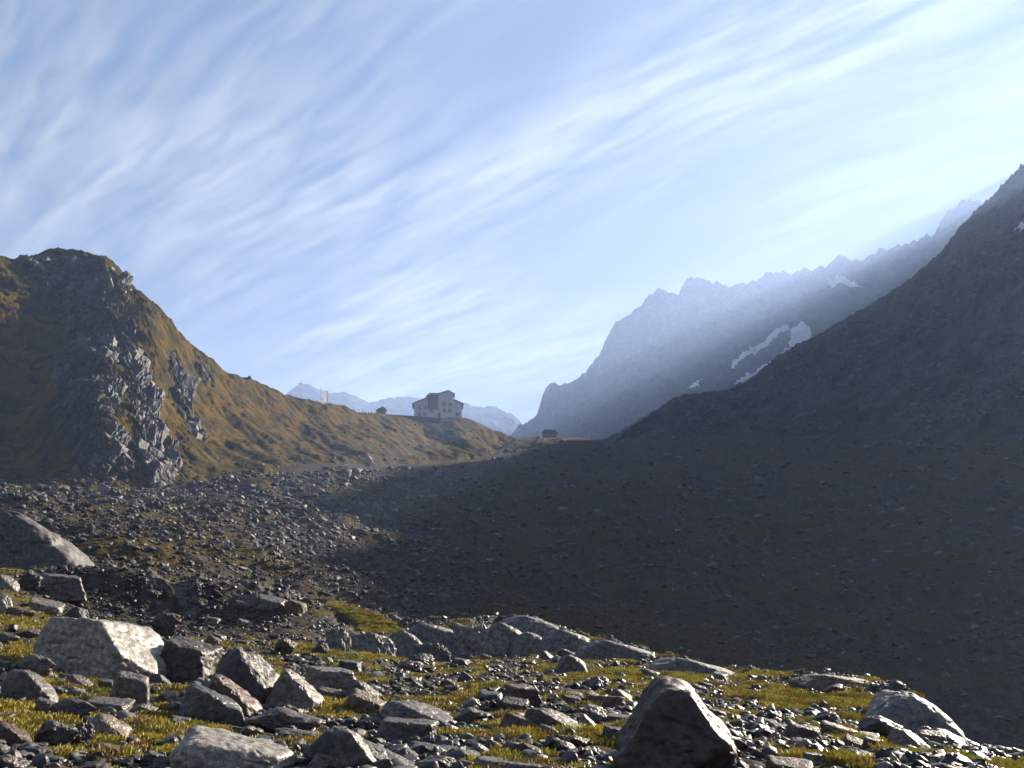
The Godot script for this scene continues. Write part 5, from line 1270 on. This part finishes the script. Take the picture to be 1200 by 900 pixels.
func more_stones(taken: Array):
	var words := {"grey": "grey", "lilac": "lilac-grey", "pale": "pale", "dark": "dark", "brown": "brown", "darkbrown": "dark brown", "pink": "pinkish", "blue": "bluish", "tan": "tan"}
	var keys := ["grey", "lilac", "dark", "grey", "brown", "pale", "darkbrown", "lilac", "pink", "blue", "tan"]
	var shapes := {"slope": "wedge-shaped", "lump": "rounded", "slab": "flat", "block": "blocky", "rough": "knobbly"}
	var skeys := shapes.keys()
	var seen := {}
	var made := 0
	var tries := 0
	var g := ground_grid
	while made < 140 and tries < 6000:
		tries += 1
		var iu := rng.randi_range(34, g.nu - 36)
		var iv := rng.randi_range(40, 300)
		var p: Vector3 = g.pos[iu * g.nv + iv]
		var r := Vector2(p.x, p.z).length()
		var w := rng.randf_range(0.011, 0.024) * r * rng.randf_range(0.7, 1.2)
		var at := Vector2(p.x, p.z)
		var ok := true
		for q in taken:
			if q[0].distance_to(at) < (q[1] + w * 0.5) * 0.9: ok = false
		if not ok: continue
		var stone: String = keys[rng.randi() % keys.size()]
		var shape: String = skeys[rng.randi() % skeys.size()]
		var order := []
		for name_ in LANDMARKS:
			order.append([at.distance_to(taken[LANDMARKS[name_]][0]), name_, taken[LANDMARKS[name_]][0]])
		order.sort_custom(func(a, c): return a[0] < c[0])
		var label := ""
		for k in 3:
			var d: Vector2 = at - order[k][2]
			var where := ""
			if absf(d.x) > absf(d.y) * 0.7: where = "right of " if d.x > 0 else "left of "
			else: where = "in front of " if d.y > 0 else "behind "
			var far: String = "close " if order[k][0] < 1.6 else "" if order[k][0] < 5.0 else "well "
			var wide: String = "small" if w < 0.28 else "medium-sized" if w < 0.45 else "large"
			label = "%s %s %s stone %s%s%s" % [wide, words[stone], shapes[shape], far, where, order[k][1]]
			if not seen.has(label): break
			label = ""
		if label == "": continue
		seen[label] = true
		add_boulder("stone", label, "stone", "stones strewn over the mossy flat", p.x, p.z, Vector3(w, w * rng.randf_range(0.32, 0.62), w * rng.randf_range(0.6, 0.95)), rng.randf_range(-35, 35), rng.randf_range(-6, 12), shape, stone, rng.randi() % 6, g, 0.2)
		taken.append([at, w * 0.5, label])
		made += 1

func build_hut():
	var stucco := grain(121, 0.7, 1.0, 0.02, 0.1, 256)
	var wall_m := stone_material(stucco, Color(0.68, 0.65, 0.63), 0.9, 0.4, false, 0.4)
	var wood_m := stone_material(stucco, Color(0.22, 0.13, 0.08), 0.8, 0.4, false, 0.4)
	var roof_m := stone_material(stucco, Color(0.05, 0.045, 0.045), 0.6, 0.4, false, 0.4)
	var stone_m := stone_material(stucco, Color(0.13, 0.12, 0.115), 0.9, 0.8, false, 0.8)
	var frame_m := plain(Color(0.09, 0.06, 0.045), 0.7)
	var pane_m := plain(Color(0.02, 0.024, 0.03), 0.08)
	pane_m.metallic_specular = 0.7
	var bright_m := plain(Color(0.7, 0.7, 0.7), 0.4)
	var metal_m := plain(Color(0.16, 0.16, 0.17), 0.5, 0.6)
	var at := Vector3(-35.36, 85.76, -495.74)
	var hut := base("mountain_hut", at, -atan2(at.x, -at.z))
	tag(hut, "large grey mountain hut with dark stepped roof standing on the saddle", "building")
	var w := part(hut, "wall", prism(PackedVector2Array([Vector2(-11.3, -5), Vector2(11.6, -5), Vector2(11.3, 6.9), Vector2(0, 11.6), Vector2(-11.3, 6.6)]), 0, -14), wall_m)
	var tower := part(hut, "tower", prism(PackedVector2Array([Vector2(-4.9, -5.1), Vector2(7.4, -5.1), Vector2(7.3, 11.5), Vector2(4.9, 12.8), Vector2(0, 11.2), Vector2(-4, 11.3), Vector2(-4.9, 10.4)]), 0.6, -10), wall_m)
	part(tower, "cladding", box_mesh(4.8, 7.2, 0.12), wood_m, Vector3(-2.4, 7.2, 0.68))
	part(hut, "roof", roof_slab(Vector2(-12.2, 6.25), Vector2(-4.95, 9.6), 0.3, 0.5, -14.4), roof_m)
	part(hut, "roof", roof_slab(Vector2(7.45, 8.7), Vector2(12.3, 6.5), 0.3, 0.5, -14.4), roof_m)
	part(hut, "roof", roof_slab(Vector2(-5.6, 9.8), Vector2(-4.05, 11.33), 0.28, 1.0, -10.4), roof_m)
	part(hut, "roof", roof_slab(Vector2(-4.2, 11.36), Vector2(0.1, 11.26), 0.28, 1.0, -10.4), roof_m)
	part(hut, "roof", roof_slab(Vector2(-0.1, 11.22), Vector2(5.0, 12.9), 0.28, 1.0, -10.4), roof_m)
	part(hut, "roof", roof_slab(Vector2(4.8, 12.92), Vector2(8.0, 11.15), 0.28, 1.0, -10.4), roof_m)
	for q in [[2.9, 6.6], [5.7, 6.4], [3.0, 3.6], [5.7, 3.5], [-3.2, 3.4]]: add_window(tower, q[0], q[1], 0.6, 1.3, 1.4, frame_m, pane_m)
	for q in [[-6.1, 4.9], [-8.8, 4.8], [-6.2, 1.6], [-8.9, 1.5], [9.2, 1.7]]: add_window(w, q[0], q[1], 0.0, 1.1, 1.3, frame_m, pane_m)
	add_window(w, 9.8, 5.5, 0.0, 1.1, 1.3, frame_m, bright_m)
	part(tower, "door", box_mesh(1.3, 2.2, 0.1), frame_m, Vector3(0.6, 0.9, 0.66))
	# small shed left of the hut
	at = Vector3(-60.01, 84.50, -481.27)
	var shed := base("shed", at, -atan2(at.x, -at.z) + 0.3)
	tag(shed, "small dark stone shed with a pointed roof left of the mountain hut", "shed")
	part(shed, "wall", prism(PackedVector2Array([Vector2(-1.7, -2.5), Vector2(1.7, -2.5), Vector2(1.7, 2.3), Vector2(0.2, 3.6), Vector2(-1.7, 2.6)]), 0, -4), stone_m)
	part(shed, "roof", roof_slab(Vector2(-2.2, 2.4), Vector2(0.3, 3.75), 0.2, 0.3, -4.3), roof_m)
	part(shed, "roof", roof_slab(Vector2(0.1, 3.7), Vector2(2.2, 1.95), 0.2, 0.3, -4.3), roof_m)
	part(shed, "door", box_mesh(0.9, 1.9, 0.1), frame_m, Vector3(0.3, 0.4, 0.04))
	# stone hut on the saddle
	at = Vector3(19.50, 83.37, -542.65)
	var hut2 := base("stone_hut", at, -atan2(at.x, -at.z))
	tag(hut2, "squat dark stone hut alone on the saddle right of the big hut", "hut")
	part(hut2, "wall", prism(PackedVector2Array([Vector2(-3.7, -2.5), Vector2(3.8, -2.5), Vector2(3.6, 2.2), Vector2(-3.5, 2.4)]), 0, -5), stone_m)
	part(hut2, "roof", prism(PackedVector2Array([Vector2(-4.1, 2.35), Vector2(4.2, 2.1), Vector2(2.6, 3.7), Vector2(-2.4, 3.8)]), 0.4, -5.4), roof_m)
	part(hut2, "door", box_mesh(1.0, 1.9, 0.1), frame_m, Vector3(0.8, 0.9, 0.04))
	# masts and flag
	var masts := [[Vector3(-81.51, 74.81, -399.78), 9.0, "tall dark mast with a short crossarm on the hill's shoulder", true], [Vector3(-74.79, 76.14, -405.16), 7.2, "thin bare pole between the crossarm mast and the flag", false], [Vector3(-15.38, 84.42, -507.77), 2.6, "thin short pole on the slope right of the hut", false]]
	for q in masts:
		var m := base("mast", q[0])
		tag(m, q[2], "mast", "masts near the hut")
		var cy := CylinderMesh.new()
		cy.top_radius = 0.07 if q[3] else 0.05
		cy.bottom_radius = 0.13 if q[3] else 0.08
		cy.height = q[1] + 3.0
		cy.radial_segments = 10
		part(m, "pole", cy, metal_m, Vector3(0, (q[1] - 3.0) / 2.0, 0))
		if q[3]:
			part(m, "crossarm", box_mesh(1.8, 0.14, 0.14), metal_m, Vector3(-0.7, q[1] - 1.1, 0))
			part(m, "bracket", box_mesh(0.3, 0.3, 0.3), metal_m, Vector3(0, q[1] - 0.4, 0))
	at = Vector3(-72.20, 75.90, -406.64)
	var flag := base("flag", at)
	tag(flag, "tall hanging red and white banner on a dark pole left of the hut", "flag")
	var fp := CylinderMesh.new()
	fp.top_radius = 0.08
	fp.bottom_radius = 0.12
	fp.height = 8.4
	part(flag, "pole", fp, metal_m, Vector3(0, 1.2, 0))
	for k in 3:
		var strip := SurfaceTool.new()
		strip.begin(Mesh.PRIMITIVE_TRIANGLES)
		var sw := [0.22, 1.35, 0.38]
		var x0: float = [-2.05, -1.83, -0.48][k]
		for j in 10:
			for f in [[0, 0], [0, 1], [1, 0], [1, 0], [0, 1], [1, 1]]:
				var x: float = x0 + sw[k] * f[0]
				var y: float = 5.1 - 0.44 * (j + f[1])
				strip.add_vertex(Vector3(x, y, 0.08 * sin(y * 1.7 + x * 2.5)))
		strip.generate_normals()
		var cloth := plain([Color(0.55, 0.06, 0.05), Color(0.85, 0.84, 0.82), Color(0.45, 0.05, 0.04)][k], 0.8)
		cloth.backlight_enabled = true
		cloth.backlight = Color(0.5, 0.5, 0.5)
		cloth.cull_mode = BaseMaterial3D.CULL_DISABLED
		part(flag, "cloth_stripe", strip.commit(), cloth)
	part(flag, "arm", box_mesh(2.1, 0.08, 0.08), metal_m, Vector3(-1.03, 5.14, 0))
	# pale posts by the shed
	for k in 4:
		var q: Vector3 = [Vector3(-61.56, 76.23, -441.73), Vector3(-60.77, 76.59, -443.86), Vector3(-59.60, 76.96, -446.04), Vector3(-63.05, 75.85, -439.50)][k]
		q.y = grid_height(hill_grid, q.x, q.z)
		var post := base("fence_post", q)
		tag(post, ["second pale post from the left in the short row by the shed", "second pale post from the right in the short row by the shed", "pale post closest to the small shed", "pale post farthest from the small shed"][k], "post", "posts left of the shed")
		part(post, "shaft", prism(PackedVector2Array([Vector2(-0.16, -1.0), Vector2(0.16, -1.0), Vector2(0.14, 1.5), Vector2(0, 1.7), Vector2(-0.14, 1.5)]), 0.12, -0.12), bright_m if k < 3 else stone_m)

func tuft_mesh(seed_: int, n: int, spread: float, tall: float) -> ArrayMesh:
	var r := RandomNumberGenerator.new()
	r.seed = seed_
	var st := SurfaceTool.new()
	st.begin(Mesh.PRIMITIVE_TRIANGLES)
	for i in n:
		var a := r.randf() * TAU
		var q := sqrt(r.randf()) * spread
		var root := Vector3(cos(a) * q, r.randf() * tall * 0.4 * (1.0 - q / spread), sin(a) * q)
		var lean := Vector3(cos(a + r.randf_range(-0.8, 0.8)), 0, sin(a + r.randf_range(-0.8, 0.8))) * r.randf_range(0.1, 0.6)
		var tip := root + (Vector3.UP + lean).normalized() * tall * r.randf_range(0.4, 1.0)
		var side := (tip - root).cross(Vector3(r.randf_range(-1, 1), r.randf_range(-0.4, 0.4), r.randf_range(-1, 1))).normalized() * tall * r.randf_range(0.10, 0.2)
		var mid := root.lerp(tip, 0.6)
		for p in [root, mid - side, tip, root, tip, mid + side]: st.add_vertex(p)
	st.generate_normals()
	return st.commit()

func build_plants():
	var mat := StandardMaterial3D.new()
	mat.vertex_color_use_as_albedo = true
	mat.roughness = 0.8
	mat.cull_mode = BaseMaterial3D.CULL_DISABLED
	mat.backlight_enabled = true
	mat.backlight = Color(0.6, 0.6, 0.4)
	var tones := [Color(0.27, 0.235, 0.03), Color(0.20, 0.18, 0.026), Color(0.31, 0.25, 0.035), Color(0.20, 0.12, 0.026), Color(0.11, 0.11, 0.022), Color(0.13, 0.08, 0.03)]
	var g := ground_grid
	var xf := [[], [], []]
	var cl := [[], [], []]
	for i in 100000:
		var iu := rng.randi_range(32, g.nu - 34)
		var iv := rng.randi_range(30, 340)
		var p: Vector3 = g.pos[iu * g.nv + iv] + Vector3(rng.randf_range(-0.04, 0.04), -0.01, rng.randf_range(-0.04, 0.04))
		var m := moss_at(p.x, p.z)
		if m < 0.08 + rng.randf() * 0.34: continue
		var k := rng.randi() % 3
		var s := rng.randf_range(0.6, 1.3)
		xf[k].append(Transform3D(Basis(Vector3.UP, rng.randf() * TAU) * Basis.from_scale(Vector3(s, s * rng.randf_range(0.7, 1.3), s)), p))
		cl[k].append(tones[rng.randi() % tones.size()] * rng.randf_range(0.8, 1.2))
	for k in 3:
		scatter("moss", "yellow-green alpine moss and low plants between the stones", "moss", [tuft_mesh(600 + k, 34, 0.10, 0.06)], mat, xf[k], cl[k])
